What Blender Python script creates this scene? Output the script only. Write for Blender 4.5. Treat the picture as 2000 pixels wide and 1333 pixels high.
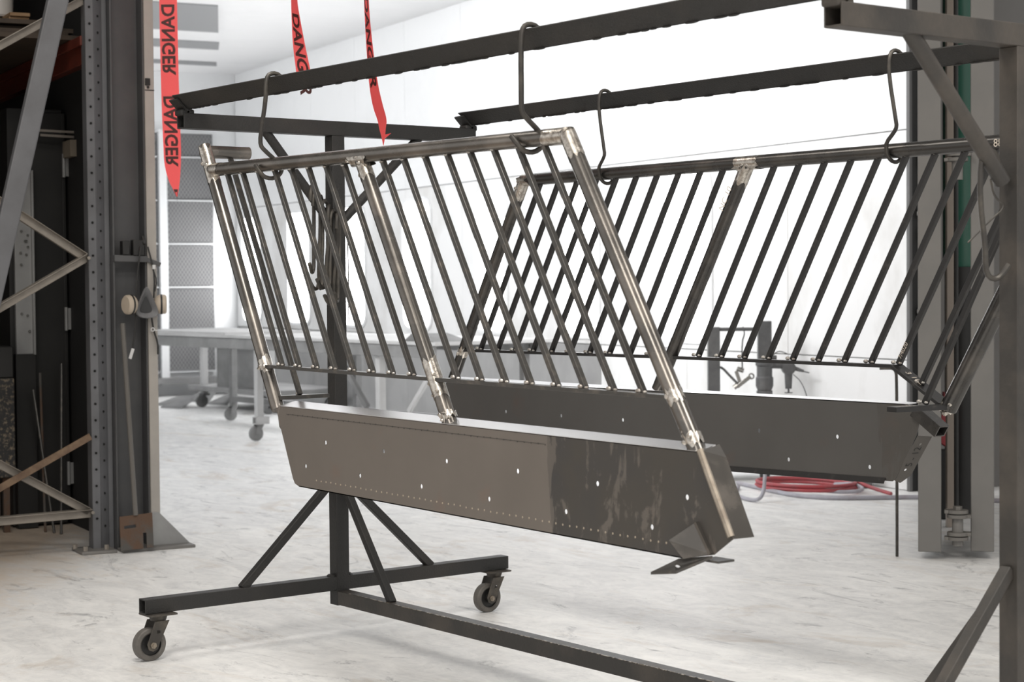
import bpy, bmesh, math, random
from mathutils import Vector, Matrix, Quaternion
from mathutils.geometry import tessellate_polygon
random.seed(7)
for o in list(bpy.data.objects): bpy.data.objects.remove(o)
S = bpy.context.scene
COL = S.collection
V = Vector
# ------------------------------------------------------------------ camera
cam_d = bpy.data.cameras.new('camera'); cam_o = bpy.data.objects.new('camera', cam_d); COL.objects.link(cam_o)
cr, cu, cf = V((0.60700793, 0.79465035, -0.00849673)), V((-0.0200492, 0.0260016, 0.9994608)), V((-0.7944429, 0.6065103, -0.0317153))
m = Matrix((cr, cu, -cf)).transposed().to_4x4(); m.translation = V((5.511, -3.4287, 1.2356))
cam_o.matrix_world = m
cam_d.sensor_width = 36.0; cam_d.lens = 64.29; cam_d.clip_start = 0.05; cam_d.clip_end = 200
cam_d.dof.use_dof = True; cam_d.dof.focus_distance = 5.7; cam_d.dof.aperture_fstop = 6.3
S.camera = cam_o
# ------------------------------------------------------------------ view / world / main lights
S.view_settings.view_transform = 'Standard'; S.view_settings.look = 'None'
S.view_settings.exposure = 0.0; S.view_settings.gamma = 1.0; S.view_settings.use_curve_mapping = False
W = bpy.data.worlds.new('world'); S.world = W; W.use_nodes = True
W.node_tree.nodes['Background'].inputs[0].default_value = (1.0, 0.98, 0.955, 1); W.node_tree.nodes['Background'].inputs[1].default_value = 0.75
PANEL_GLOW = 8.0      # booth wall lamps
BOOTH_FILL = 44.0     # W, each added booth fill light
HALL_LAMP = 100.0      # W, each hall ceiling lamp
def area(name, loc, sx, sy, power, color=(1,1,1), rot=(0,0,0)):
    d = bpy.data.lights.new(name, 'AREA'); d.shape = 'RECTANGLE'; d.size = sx; d.size_y = sy; d.energy = power; d.color = color
    o = bpy.data.objects.new(name, d); COL.objects.link(o); o.location = loc; o.rotation_euler = rot
    return o
# booth frame: t runs into the booth, n runs from its right wall towards its left wall
T = V((-.9857, .1687, 0)); N = V((-.1687, -.9857, 0)); W0 = V((-1.55, 4.875, 0)); Z = V((0, 0, 1))
BANG = math.atan2(.1687, -.9857)
def B(t, n, z=0.0): return W0 + T*t + N*n + Z*z
BW, BL, BH = 4.5, 11.8, 3.66
def aim(o, p): o.rotation_euler = (V(p)-o.location).to_track_quat('-Z', 'Y').to_euler()
for t, k in ((1.0, 1.0), (2.8, .85), (5.0, .6), (7.6, .42), (10.0, .35)):     # unseen fill lights added to brighten the right booth wall
    o = area('booth_fill_light', B(t, BW-.35, BH-.35), 1.0, 1.0, BOOTH_FILL*k, (1, 1, 1)); o.data.spread = math.radians(115); aim(o, B(t, 0, 2.35))
HALL_LAMPS = [(-.9, -1.3), (2.2, -1.6), (5.2, 0.4), (4.2, -4.2), (7.6, -3.0)]  # first lamp is added to brighten the rack bay floor
for (x, y) in HALL_LAMPS:
    area('hall_ceiling_light', V((x, y, 4.48)), 1.2, 1.2, HALL_LAMP*(.4 if x < 0 else 1), (1, .95, .88), (0, 0, .6))
# ------------------------------------------------------------------ materials
def nt(name):
    mt = bpy.data.materials.new(name); mt.use_nodes = True
    t = mt.node_tree; return mt, t, t.nodes, t.links, t.nodes['Principled BSDF']
def noise(n, l, vec, scale, detail=4, rough=.6, dist=0.0):
    x = n.new('ShaderNodeTexNoise'); x.inputs['Scale'].default_value = scale; x.inputs['Detail'].default_value = detail
    x.inputs['Roughness'].default_value = rough; x.inputs['Distortion'].default_value = dist
    if vec is not None: l.new(vec, x.inputs['Vector'])
    return x.outputs['Fac']
def ramp(n, l, fac, a, b, ca=(0, 0, 0, 1), cb=(1, 1, 1, 1)):
    x = n.new('ShaderNodeValToRGB'); x.color_ramp.elements[0].position = a; x.color_ramp.elements[1].position = b
    x.color_ramp.elements[0].color = ca; x.color_ramp.elements[1].color = cb
    l.new(fac, x.inputs['Fac']); return x.outputs['Color']
def mix(n, l, fac, a, b, mode='MIX'):
    x = n.new('ShaderNodeMix'); x.data_type = 'RGBA'; x.blend_type = mode
    if isinstance(fac, (int, float)): x.inputs[0].default_value = fac
    else: l.new(fac, x.inputs[0])
    for i, c in ((6, a), (7, b)):
        if isinstance(c, tuple): x.inputs[i].default_value = c if len(c) == 4 else (*c, 1)
        else: l.new(c, x.inputs[i])
    return x.outputs[2]
def math_(n, l, op, a, b=None):
    x = n.new('ShaderNodeMath'); x.operation = op
    for i, c in ((0, a), (1, b)):
        if c is None: continue
        if isinstance(c, (int, float)): x.inputs[i].default_value = c
        else: l.new(c, x.inputs[i])
    return x.outputs[0]
def coords(n, l, scale=(1, 1, 1), kind='Object', rot=(0, 0, 0)):
    c = n.new('ShaderNodeTexCoord'); mp = n.new('ShaderNodeMapping'); mp.inputs['Scale'].default_value = scale; mp.inputs['Rotation'].default_value = rot
    l.new(c.outputs[kind], mp.inputs['Vector']); return mp.outputs['Vector']
def bump(n, l, h, b, strength=.3, dist=.002):
    x = n.new('ShaderNodeBump'); x.inputs['Strength'].default_value = strength; x.inputs['Distance'].default_value = dist
    l.new(h, x.inputs['Height']); l.new(x.outputs['Normal'], b.inputs['Normal'])
def pbr(name, base, rough=.5, metal=0.0, var=None, bmp=None, scale=(1, 1, 1), rvar=0.0, spec=None):
    """base colour, a second colour mixed by noise (colour, noise scale, lo, hi), bump (scale, strength, distance)"""
    mt, t, n, l, b = nt(name)
    b.inputs['Base Color'].default_value = (*base, 1); b.inputs['Roughness'].default_value = rough; b.inputs['Metallic'].default_value = metal
    if spec is not None: b.inputs['Specular IOR Level'].default_value = spec
    vec = coords(n, l, scale)
    if var:
        c2, sc, lo, hi = var
        f = noise(n, l, vec, sc, 5)
        l.new(mix(n, l, ramp(n, l, f, lo, hi), base, c2), b.inputs['Base Color'])
        if rvar:
            l.new(math_(n, l, 'ADD', math_(n, l, 'MULTIPLY', f, rvar), rough-rvar*.5), b.inputs['Roughness'])
    if bmp: bump(n, l, noise(n, l, vec, bmp[0], 6), b, bmp[1], bmp[2])
    return mt
M = {}
M['rack'] = pbr('rack_black_paint', (.021, .0205, .020), .55, 0, ((.040, .035, .030), 3.5, .5, .8), (160, .8, .003), rvar=.2)
M['rack_dusty_lit'] = pbr('rack_worn_lit_paint', (.036, .033, .030), .5, 0, ((.085, .072, .06), 5.0, .45, .75), (90, .5, .002), rvar=.2)  # near rack tone: dust and the light there, both in the colour
M['edge_steel'] = pbr('bare_steel_edge', (.30, .26, .21), .4, .6)
M['hook'] = pbr('hook_steel', (.060, .056, .052), .45, .5, ((.11, .10, .085), 20, .45, .7))
M['tube'] = pbr('raw_steel_tube', (.155, .146, .136), .27, .8, ((.30, .272, .245), 9, .45, .75), (60, .12, .001), scale=(.6, 1, 1), rvar=.2)
M['tube_backlit'] = pbr('backlit_steel_tube', (.085, .082, .079), .27, .75, ((.15, .138, .125), 9, .5, .8), (60, .12, .001), rvar=.2)  # same tube steel, darkened in colour for the backlit back panel
M['bar_backlit'] = pbr('backlit_scale_bar', (.045, .044, .044), .36, .6, ((.10, .092, .085), 24, .58, .8), (80, .2, .001), rvar=.2)  # same bar steel, backlit darkness put into its colour
M['bar'] = pbr('mill_scale_bar', (.090, .087, .083), .34, .65, ((.18, .16, .14), 26, .52, .75), (80, .2, .001), rvar=.2)
M['ground'] = pbr('ground_bright_steel', (.70, .665, .61), .25, .9, ((.40, .365, .325), 70, .4, .62), (220, .5, .001))
M['weld'] = pbr('weld_bead', (.68, .655, .615), .32, .8, ((.36, .325, .29), 60, .4, .6), (150, .6, .002))
M['rust_flat'] = pbr('light_rust', (.20, .135, .085), .7, .1, ((.12, .075, .05), 14, .4, .62))
M['rust'] = pbr('rust', (.105, .062, .040), .75, .1, ((.085, .080, .074), 9, .45, .60), (80, .5, .002))
M['wheel'] = pbr('caster_tread', (.14, .13, .118), .6, 0, ((.085, .078, .07), 14, .4, .7), (60, .3, .002))
M['caster'] = pbr('caster_steel', (.055, .05, .045), .5, .3, ((.12, .105, .085), 20, .45, .7))
M['hole'] = pbr('dark_hole', (.006, .006, .006), .9)
M['booth'] = pbr('booth_white_enamel', (.88, .89, .90), .32, 0, ((.80, .81, .82), 1.3, .5, .85), None)
M['booth_darker'] = pbr('booth_darker_enamel', (.38, .38, .38), .5, 0, ((.26, .26, .26), 1.6, .4, .7), None, scale=(1, 1, .6))  # darker grey enamel for the bottom panel row deep in the booth
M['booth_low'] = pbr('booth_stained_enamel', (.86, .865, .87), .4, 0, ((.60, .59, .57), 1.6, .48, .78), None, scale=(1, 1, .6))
M['booth_ceiling'] = pbr('booth_ceiling_enamel', (.93, .93, .935), .45, 0, ((.86, .865, .87), .8, .5, .8))
M['booth_dark'] = pbr('plenum_grey', (.30, .305, .31), .6)  # plain grey for the ceiling slots
M['seam'] = pbr('panel_joint', (.42, .42, .42), .6)
M['jamb'] = pbr('galvanised_jamb', (.33, .335, .335), .45, .3, ((.26, .26, .262), 4, .4, .7))
M['jamb_dark'] = pbr('grey_jamb', (.13, .13, .13), .5, .1)
M['jamb_tan'] = pbr('painted_jamb', (.40, .375, .345), .5, .1, ((.31, .295, .275), 3, .4, .7))
M['steel_grey'] = pbr('grey_machine_paint', (.175, .170, .162), .5, .1, ((.21, .20, .188), 2.5, .45, .75), (60, .06, .001))
M['hinge_grey'] = pbr('grey_hinge_paint', (.17, .162, .15), .45, .2)
M['upright'] = pbr('rack_upright_paint', (.135, .138, .148), .48, .1, ((.105, .107, .113), 5, .4, .7))
M['upright2'] = pbr('column_paint', (.07, .071, .075), .5, .1, ((.09, .09, .092), 4, .4, .7))
M['galv'] = pbr('galvanised_brace', (.30, .27, .235), .5, .25, ((.22, .20, .175), 12, .4, .7))
M['beam_red'] = pbr('red_rack_beam', (.115, .020, .011), .5, 0, ((.085, .017, .010), 6, .4, .7))
M['black'] = pbr('black_cabinet_paint', (.010, .010, .010), .5, .0, ((.018, .0175, .017), 3, .4, .7))
M['dark_wall'] = pbr('dark_hall_wall', (.014, .014, .0145), .8)
M['hall_wall'] = pbr('hall_wall_grey', (.16, .155, .15), .7, 0, ((.13, .125, .12), 1.2, .4, .7))
M['hall_ceiling'] = pbr('hall_ceiling_grey', (.45, .44, .43), .8)
M['wood'] = pbr('pallet_wood', (.42, .27, .15), .7, 0, ((.28, .17, .09), 8, .4, .7), (50, .3, .002), scale=(1, 1, 6))
M['ply'] = pbr('plywood', (.055, .038, .026), .75, 0, ((.035, .026, .019), 6, .4, .7))
M['card'] = pbr('cardboard', (.24, .205, .16), .8)
M['white_plastic'] = pbr('white_plastic', (.62, .60, .57), .4)
M['shiny'] = pbr('shiny_steel', (.42, .41, .39), .25, .9)
M['rod_grey'] = pbr('dull_rod', (.13, .122, .112), .5, .2)
M['mark_tan'] = pbr('tan_punch_mark', (.33, .28, .22), .5, .2)
M['mark_dark'] = pbr('dark_bend_mark', (.06, .055, .05), .6, .2)
M['seam_weld'] = pbr('ground_seam_weld', (.44, .385, .32), .35, .7, ((.30, .255, .21), 16, .42, .62))
M['lip'] = pbr('lip_glare_steel', (.80, .80, .81), .22, .9)  # folded sheet edge, booth reflection raised into its base colour
M['mask'] = pbr('grey_rubber', (.19, .192, .20), .5)
M['mask_in'] = pbr('dark_rubber', (.035, .036, .038), .6)
M['cream'] = pbr('cream_plastic', (.48, .41, .33), .5)
M['strap'] = pbr('black_strap', (.03, .03, .03), .7)
M['clear'] = pbr('pale_clip', (.62, .62, .62), .4)
M['dusty_haze_white'] = pbr('dusty_haze_top', (.50, .50, .50), .6, 0, ((.40, .40, .40), 3, .4, .7))  # dust plus booth overexposure, both put into these three pale tones
M['dusty_haze_grey'] = pbr('dusty_haze_steel', (.20, .20, .20), .6, 0, ((.28, .28, .28), 4, .4, .7))
M['dusty_haze_dark'] = pbr('dusty_haze_dark_steel', (.15, .15, .15), .6, 0, ((.22, .22, .22), 4, .4, .7))
M['pump'] = pbr('pump_paint', (.10, .102, .105), .5, .2, ((.17, .17, .17), 6, .4, .7))
M['hose_red'] = pbr('red_hose', (.42, .06, .07), .5, 0, ((.30, .08, .09), 12, .4, .7))
M['hose_grey'] = pbr('grey_hose', (.40, .40, .45), .5, 0, ((.33, .30, .33), 12, .4, .7))
M['green'] = pbr('green_machine_paint', (.03, .12, .085), .25)
M['tan'] = pbr('tan_board', (.42, .36, .31), .6)
M['chalk'] = pbr('chalk_writing', (.55, .49, .42), .8)
M['ink'] = pbr('black_print', (.05, .008, .006), .5)
M['foam'] = pbr('white_foam', (.75, .75, .74), .8)
M['gravel'] = pbr('speckled_liner', (.035, .035, .036), .8, 0, ((.22, .18, .13), 60, .52, .66))
def lamp_mat(name, color, power):
    mt, t, n, l, b = nt(name); b.inputs['Base Color'].default_value = (.8, .8, .8, 1)
    b.inputs['Emission Color'].default_value = (*color, 1); b.inputs['Emission Strength'].default_value = power; return mt
M['lens'] = lamp_mat('booth_lamp_lens', (1, 1, 1), PANEL_GLOW)
M['hall_lens'] = lamp_mat('hall_lamp_lens', (1, .95, .88), 6)
def tape_mat():
    mt, t, n, l, b = nt('red_barrier_film')
    b.inputs['Base Color'].default_value = (.98, .12, .12, 1); b.inputs['Roughness'].default_value = .28
    tr = n.new('ShaderNodeBsdfTranslucent'); tr.inputs['Color'].default_value = (1.0, .14, .14, 1)
    ms = n.new('ShaderNodeMixShader'); ms.inputs[0].default_value = .5
    out = n['Material Output']; l.new(b.outputs[0], ms.inputs[1]); l.new(tr.outputs[0], ms.inputs[2]); l.new(ms.outputs[0], out.inputs['Surface'])
    bump(n, l, noise(n, l, coords(n, l), 45, 3), b, .5, .004); return mt
M['tape'] = tape_mat()
def floor_mat():
    mt, t, n, l, b = nt('worn_concrete')
    v = coords(n, l)
    vs = coords(n, l, (1.0, 2.2, 1), rot=(0, 0, .65))
    big = noise(n, l, v, .55, 5, .6, .6); streak = noise(n, l, vs, 2.6, 9, .72, 1.6); fine = noise(n, l, v, 22, 6, .7, .8); tan = noise(n, l, vs, 1.3, 7, .7, 1.2)
    c = mix(n, l, ramp(n, l, streak, .34, .66), (.63, .635, .64), (.89, .89, .88))
    c = mix(n, l, ramp(n, l, fine, .40, .64), c, mix(n, l, .5, c, (.91, .905, .89)))
    c = mix(n, l, ramp(n, l, tan, .55, .78), c, (.56, .495, .425))
    # dark scuffs
    sc = noise(n, l, coords(n, l, (1, 2.4, 1), rot=(0, 0, .75)), 1.9, 9, .75, 2.2)
    c = mix(n, l, math_(n, l, 'MULTIPLY', ramp(n, l, sc, .57, .70), .85), c, (.24, .245, .255))
    # brown dusty zone of the hall floor in front of the pallet rack
    g = n.new('ShaderNodeNewGeometry'); sx = n.new('ShaderNodeSeparateXYZ'); l.new(g.outputs['Position'], sx.inputs[0])
    d = math_(n, l, 'ADD', math_(n, l, 'MULTIPLY', sx.outputs[0], -.62), math_(n, l, 'MULTIPLY', sx.outputs[1], -.78))
    d = math_(n, l, 'ADD', d, math_(n, l, 'MULTIPLY', streak, 1.1))
    tt = math_(n, l, 'ADD', math_(n, l, 'ADD', math_(n, l, 'MULTIPLY', sx.outputs[0], -.9857), math_(n, l, 'MULTIPLY', sx.outputs[1], .1687)), -2.35)
    nn_ = math_(n, l, 'ADD', math_(n, l, 'MULTIPLY', sx.outputs[0], -.1687), math_(n, l, 'MULTIPLY', sx.outputs[1], -.9857))
    d = math_(n, l, 'MULTIPLY', d, math_(n, l, 'MAXIMUM', math_(n, l, 'LESS_THAN', tt, math_(n, l, 'MULTIPLY', streak, .25)), math_(n, l, 'GREATER_THAN', nn_, .05)))
    c = mix(n, l, math_(n, l, 'MULTIPLY', ramp(n, l, math_(n, l, 'SUBTRACT', d, 1.5), .30, .85), .9), c, mix(n, l, ramp(n, l, streak, .35, .65), (.36, .285, .215), (.52, .425, .335)))
    l.new(c, b.inputs['Base Color'])
    b.inputs['Roughness'].default_value = .5
    bump(n, l, fine, b, .12, .002); return mt
M['floor'] = floor_mat()
def trough_mat(name, edge, dark_right, base, dark):
    """pressed steel sheet with a stained part beyond x = edge (a stain with its own ragged outline) and runs"""
    mt, t, n, l, b = nt(name)
    g = n.new('ShaderNodeNewGeometry'); sx = n.new('ShaderNodeSeparateXYZ'); l.new(g.outputs['Position'], sx.inputs[0])
    v = coords(n, l); runs = noise(n, l, coords(n, l, (1, 1, .10)), 55, 4, .6); blot = noise(n, l, coords(n, l, (1.4, 1, .8)), 9, 7, .62, .5); soft = noise(n, l, v, 3.0, 4)
    c = mix(n, l, ramp(n, l, soft, .35, .7), base, tuple(x*.88 for x in base))
    c = mix(n, l, ramp(n, l, noise(n, l, v, 8, 3), .62, .78), c, (base[0]*1.02, base[1]*.90, base[2]*.86))
    e = math_(n, l, 'ADD', sx.outputs[0], math_(n, l, 'MULTIPLY', math_(n, l, 'SUBTRACT', runs, .5), .05))
    e = math_(n, l, 'ADD', e, math_(n, l, 'MULTIPLY', sx.outputs[2], .10))
    mask = ramp(n, l, e, .5, .502)
    e2 = math_(n, l, 'MULTIPLY', math_(n, l, 'GREATER_THAN', e, edge+.088), 1.0)
    clean = ramp(n, l, math_(n, l, 'ADD', math_(n, l, 'MULTIPLY', blot, .75), math_(n, l, 'MULTIPLY', runs, .25)), .54, .585)
    full = math_(n, l, 'MULTIPLY', e2, math_(n, l, 'SUBTRACT', 1.0, math_(n, l, 'MULTIPLY', clean, .62)))
    c = mix(n, l, math_(n, l, 'MULTIPLY', full, dark_right), c, mix(n, l, ramp(n, l, noise(n, l, v, 5, 3), .4, .7), dark, (dark[0]*.85, dark[1]*.9, dark[2]*1.02)))
    l.new(c, b.inputs['Base Color']); b.inputs['Metallic'].default_value = .35; b.inputs['Roughness'].default_value = .42
    bump(n, l, noise(n, l, v, 120, 3), b, .05, .001); return mt
M['trough_front'] = trough_mat('stained_sheet_steel', 1.955, 1.0, (.185, .164, .145), (.070, .064, .057))
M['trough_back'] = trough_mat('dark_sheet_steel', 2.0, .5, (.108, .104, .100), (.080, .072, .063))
def mesh_mat():
    mt, t, n, l, b = nt('filter_mesh')
    c = n.new('ShaderNodeTexCoord'); hs = []
    for k in (1, -1):
        d = n.new('ShaderNodeVectorMath'); d.operation = 'DOT_PRODUCT'; l.new(c.outputs['Object'], d.inputs[0]); d.inputs[1].default_value = (-.1687*75, -.9857*75, 52*k)
        hs.append(math_(n, l, 'ABSOLUTE', math_(n, l, 'SINE', d.outputs['Value'])))
    h = math_(n, l, 'MULTIPLY', hs[0], hs[1])
    h = math_(n, l, 'ADD', h, math_(n, l, 'MULTIPLY', noise(n, l, coords(n, l), 2.5, 4), .35))
    l.new(ramp(n, l, h, .15, .8, (.26, .26, .26, 1), (.13, .13, .135, 1)), b.inputs['Base Color']); b.inputs['Roughness'].default_value = .8; return mt
M['mesh'] = mesh_mat()
# ------------------------------------------------------------------ mesh building
class MB:
    """collects vertices and faces (world coordinates)"""
    def __init__(s): s.v = []; s.f = []
    def add(s, vs, fs):
        k = len(s.v); s.v += [V(x) for x in vs]; s.f += [tuple(i+k for i in f) for f in fs]; return s
    def box(s, c, size, ax=None):
        c = V(c); X, Y, Q = ax or (V((1, 0, 0)), V((0, 1, 0)), Z); a, b, d = [x*.5 for x in size]
        vs = [c + X*(a*i) + Y*(b*j) + Q*(d*k) for k in (-1, 1) for j in (-1, 1) for i in (-1, 1)]
        return s.add(vs, [(0, 2, 3, 1), (4, 5, 7, 6), (0, 1, 5, 4), (2, 6, 7, 3), (0, 4, 6, 2), (1, 3, 7, 5)])
    def bar(s, p, q, w, h, up=Z):
        """solid rectangular bar p->q, w across, h along up"""
        p, q = V(p), V(q); d = (q-p).normalized(); x = d.cross(V(up)).normalized(); y = x.cross(d).normalized()
        return s.box((p+q)/2, ((q-p).length, w, h), (d, x, y))
    def hollow(s, p, q, w, wall=.004, up=Z, h=None):
        """open-ended square tube"""
        h = h or w
        p, q = V(p), V(q); d = (q-p).normalized(); x = d.cross(V(up)).normalized(); y = x.cross(d).normalized()
        vs = []
        for e in (p, q):
            for k in (0, wall):
                for i, j in ((-1, -1), (1, -1), (1, 1), (-1, 1)): vs.append(e + x*i*(w/2-k) + y*j*(h/2-k))
        fs = []
        for i in range(4):
            j = (i+1) % 4
            fs += [(i, i+8, j+8, j), (i+4, j+4, j+12, i+12), (i, j, j+4, i+4), (i+8, i+12, j+12, j+8)]
        return s.add(vs, fs)
    def cyl(s, p, q, r, r2=None, n=16, cap=True):
        r2 = r if r2 is None else r2
        p, q = V(p), V(q); d = (q-p).normalized(); x = d.orthogonal().normalized(); y = d.cross(x)
        vs = [p + (x*math.cos(a) + y*math.sin(a))*r for a in [2*math.pi*i/n for i in range(n)]] + [q + (x*math.cos(a) + y*math.sin(a))*r2 for a in [2*math.pi*i/n for i in range(n)]]
        fs = [(i, (i+1) % n, n+(i+1) % n, n+i) for i in range(n)]
        if cap: fs += [tuple(range(n))[::-1], tuple(range(n, 2*n))]
        return s.add(vs, fs)
    def pipe(s, p, q, r, wall=.003, n=20):
        """open-ended round tube"""
        p, q = V(p), V(q); d = (q-p).normalized(); x = d.orthogonal().normalized(); y = d.cross(x); vs = []
        for e in (p, q):
            for k in (r, r-wall): vs += [e + (x*math.cos(2*math.pi*i/n) + y*math.sin(2*math.pi*i/n))*k for i in range(n)]
        fs = []
        for i in range(n):
            j = (i+1) % n
            fs += [(i, j, 2*n+j, 2*n+i), (n+i, 3*n+i, 3*n+j, n+j), (i, n+i, n+j, j), (2*n+i, 2*n+j, 3*n+j, 3*n+i)]
        return s.add(vs, fs)
    def rod(s, pts, r, n=8, sub=0):
        """bent round rod through pts, smoothed by sub corner cuts"""
        pts = [V(p) for p in pts]
        for _ in range(sub):
            o = [pts[0]]
            for a, b in zip(pts, pts[1:]): o += [a.lerp(b, .25), a.lerp(b, .75)]
            pts = o + [pts[-1]]
        tan = [(pts[min(i+1, len(pts)-1)]-pts[max(i-1, 0)]).normalized() for i in range(len(pts))]
        x = tan[0].orthogonal().normalized(); vs = []
        for i, p in enumerate(pts):
            if i: x = (x - tan[i]*x.dot(tan[i])).normalized()
            y = tan[i].cross(x)
            vs += [p + (x*math.cos(2*math.pi*k/n) + y*math.sin(2*math.pi*k/n))*r for k in range(n)]
        fs = [(i*n+k, i*n+(k+1) % n, (i+1)*n+(k+1) % n, (i+1)*n+k) for i in range(len(pts)-1) for k in range(n)]
        return s.add(vs, fs + [tuple(range(n))[::-1], tuple(range(len(vs)-n, len(vs)))])
    def ring(s, c, axis, R, r, n=20, k=8):
        c, a = V(c), V(axis).normalized(); x = a.orthogonal().normalized(); y = a.cross(x); vs = []
        for i in range(n):
            e = x*math.cos(2*math.pi*i/n) + y*math.sin(2*math.pi*i/n)
            vs += [c + e*(R + r*math.cos(2*math.pi*j/k)) + a*r*math.sin(2*math.pi*j/k) for j in range(k)]
        return s.add(vs, [(i*k+j, i*k+(j+1) % k, ((i+1) % n)*k+(j+1) % k, ((i+1) % n)*k+j) for i in range(n) for j in range(k)])
    def blob(s, c, rx, ry=None, rz=None, n=7, k=5, ax=None):
        ry = ry or rx; rz = rz or rx; X, Y, Q = ax or (V((1, 0, 0)), V((0, 1, 0)), Z); c = V(c); vs = [c - Q*rz]
        for i in range(1, k):
            th = math.pi*i/k
            for j in range(n):
                ph = 2*math.pi*j/n; vs.append(c + X*rx*math.sin(th)*math.cos(ph) + Y*ry*math.sin(th)*math.sin(ph) - Q*rz*math.cos(th))
        vs.append(c + Q*rz); L = len(vs)-1
        fs = [(0, 1+(j+1) % n, 1+j) for j in range(n)] + [(L, 1+(k-2)*n+j, 1+(k-2)*n+(j+1) % n) for j in range(n)]
        fs += [(1+i*n+j, 1+i*n+(j+1) % n, 1+(i+1)*n+(j+1) % n, 1+(i+1)*n+j) for i in range(k-2) for j in range(n)]
        return s.add(vs, fs)
    def plate(s, outline, thick, holes=()):
        """flat plate: outline (3D points in a plane), thickness vector, holes (lists of 3D points)"""
        loops = [[V(p) for p in outline]] + [[V(p) for p in h] for h in holes]; th = V(thick); flat = [p for lo in loops for p in lo]
        tris = [t for t in tessellate_polygon(loops)]
        k = len(flat); vs = flat + [p+th for p in flat]; fs = [tuple(t) for t in tris] + [tuple(i+k for i in reversed(t)) for t in tris]; o = 0
        for lo in loops:
            n = len(lo); fs += [(o+i, o+(i+1) % n, o+(i+1) % n+k, o+i+k) for i in range(n)]; o += n
        return s.add(vs, fs)
    def lathe(s, c, axis, prof, n=24):
        """prof: list of (distance along axis, radius)"""
        c, a = V(c), V(axis).normalized(); x = a.orthogonal().normalized(); y = a.cross(x); vs = []
        for d, r in prof: vs += [c + a*d + (x*math.cos(2*math.pi*i/n) + y*math.sin(2*math.pi*i/n))*max(r, 1e-5) for i in range(n)]
        fs = [(i*n+k, i*n+(k+1) % n, (i+1)*n+(k+1) % n, (i+1)*n+k) for i in range(len(prof)-1) for k in range(n)]
        return s.add(vs, fs)
def tag(o, label=None, cat=None, group=None, kind=None):
    for k, x in (('label', label), ('category', cat), ('group', group), ('kind', kind)):
        if x: o[k] = x
    return o
ROOTM = {}
def thing(name, loc, label, cat, group=None, rz=0.0):
    o = bpy.data.objects.new(name, None); COL.objects.link(o); o.location = loc; o.rotation_euler = (0, 0, rz); o.empty_display_size = .1
    ROOTM[o.name] = Matrix.Translation(loc) @ Matrix.Rotation(rz, 4, 'Z')
    return tag(o, label, cat, group)
def obj(name, mb, mat, parent=None, smooth=30, bevel=0.0, label=None, kind=None, mats=None):
    r = parent
    while r is not None and r.parent is not None: r = r.parent
    inv = ROOTM[r.name].inverted() if r is not None and r.name in ROOTM else Matrix.Identity(4)
    me = bpy.data.meshes.new(name); me.from_pydata([tuple(inv @ p) for p in mb.v], [], mb.f); me.update()
    bm = bmesh.new(); bm.from_mesh(me); bmesh.ops.recalc_face_normals(bm, faces=bm.faces); bm.to_mesh(me); bm.free()
    me.materials.append(M[mat] if isinstance(mat, str) else mat)
    o = bpy.data.objects.new(name, me); COL.objects.link(o)
    if parent is not None: o.parent = parent
    if smooth:
        me.shade_smooth(); me.set_sharp_from_angle(angle=math.radians(smooth))
    if bevel:
        md = o.modifiers.new('bevel', 'BEVEL'); md.width = bevel; md.segments = 2; md.limit_method = 'ANGLE'; md.angle_limit = math.radians(50)
    if label: o['label'] = label
    if kind: o['kind'] = kind
    return o
def struct(name, mb, mat, parent=None, **k):
    o = obj(name, mb, mat, parent, **k); o['kind'] = 'structure'; return o
def copy_tree(o, parent=None):
    c = o.copy(); COL.objects.link(c)
    if parent is not None: c.parent = parent
    for ch in list(o.children): copy_tree(ch, c)
    return c
def text_mb(s, size, place, bold=.0, slant=0.0, thick=None):
    """lettering as thin geometry: place(x, y) maps the flat text to 3D"""
    cu = bpy.data.curves.new('lettering', 'FONT'); cu.body = s; cu.size = size; cu.offset = bold*size; cu.shear = slant; cu.resolution_u = 3
    o = bpy.data.objects.new('lettering', cu); COL.objects.link(o); bpy.context.view_layer.update()
    me = bpy.data.meshes.new_from_object(o.evaluated_get(bpy.context.evaluated_depsgraph_get()))
    mb = MB(); mb.add([place(v.co.x, v.co.y) for v in me.vertices], [tuple(p.vertices) for p in me.polygons])
    bpy.data.objects.remove(o); bpy.data.meshes.remove(me); bpy.data.curves.remove(cu); return mb
def arc(c, r, a0, a1, n, e1, e2):
    return [V(c) + V(e1)*(r*math.cos(a0+(a1-a0)*i/n)) + V(e2)*(r*math.sin(a0+(a1-a0)*i/n)) for i in range(n+1)]
X, Y = V((1, 0, 0)), V((0, 1, 0))
TNZ = (T, N, Z)
# ================================================================== SETTING
fl = MB().add([(-16, -14, 0), (14, -14, 0), (14, 14, 0), (-16, 14, 0)], [(0, 1, 2, 3)])
struct('floor', fl, 'floor', smooth=0)
# booth right wall: panels in three rows, butted with fine joints
wr = struct('wall_right', MB().box(B(BL/2, -.10, BH/2), (BL, .10, BH), TNZ), 'seam', smooth=0)
cols = [0.0, 1.18, 2.36, 3.54, 4.72, 5.90, 7.08, 8.26, 9.44, 10.62, BL]
for t0, t1 in zip(cols, cols[1:]):
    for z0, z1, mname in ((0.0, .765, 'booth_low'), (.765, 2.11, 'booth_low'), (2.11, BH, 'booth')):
        struct('wall_panel', MB().box(B((t0+t1)/2, -.024, (z0+z1)/2), (t1-t0-.004, .052, z1-z0-.006), TNZ), 'booth_darker' if z0 == 0 and t0 > 3 else mname, wr, smooth=0, bevel=.002)
struct('wall_left', MB().box(B(BL/2+.15, BW+.06, BH/2), (BL-.3, .06, BH), TNZ), 'booth', smooth=0)
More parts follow.
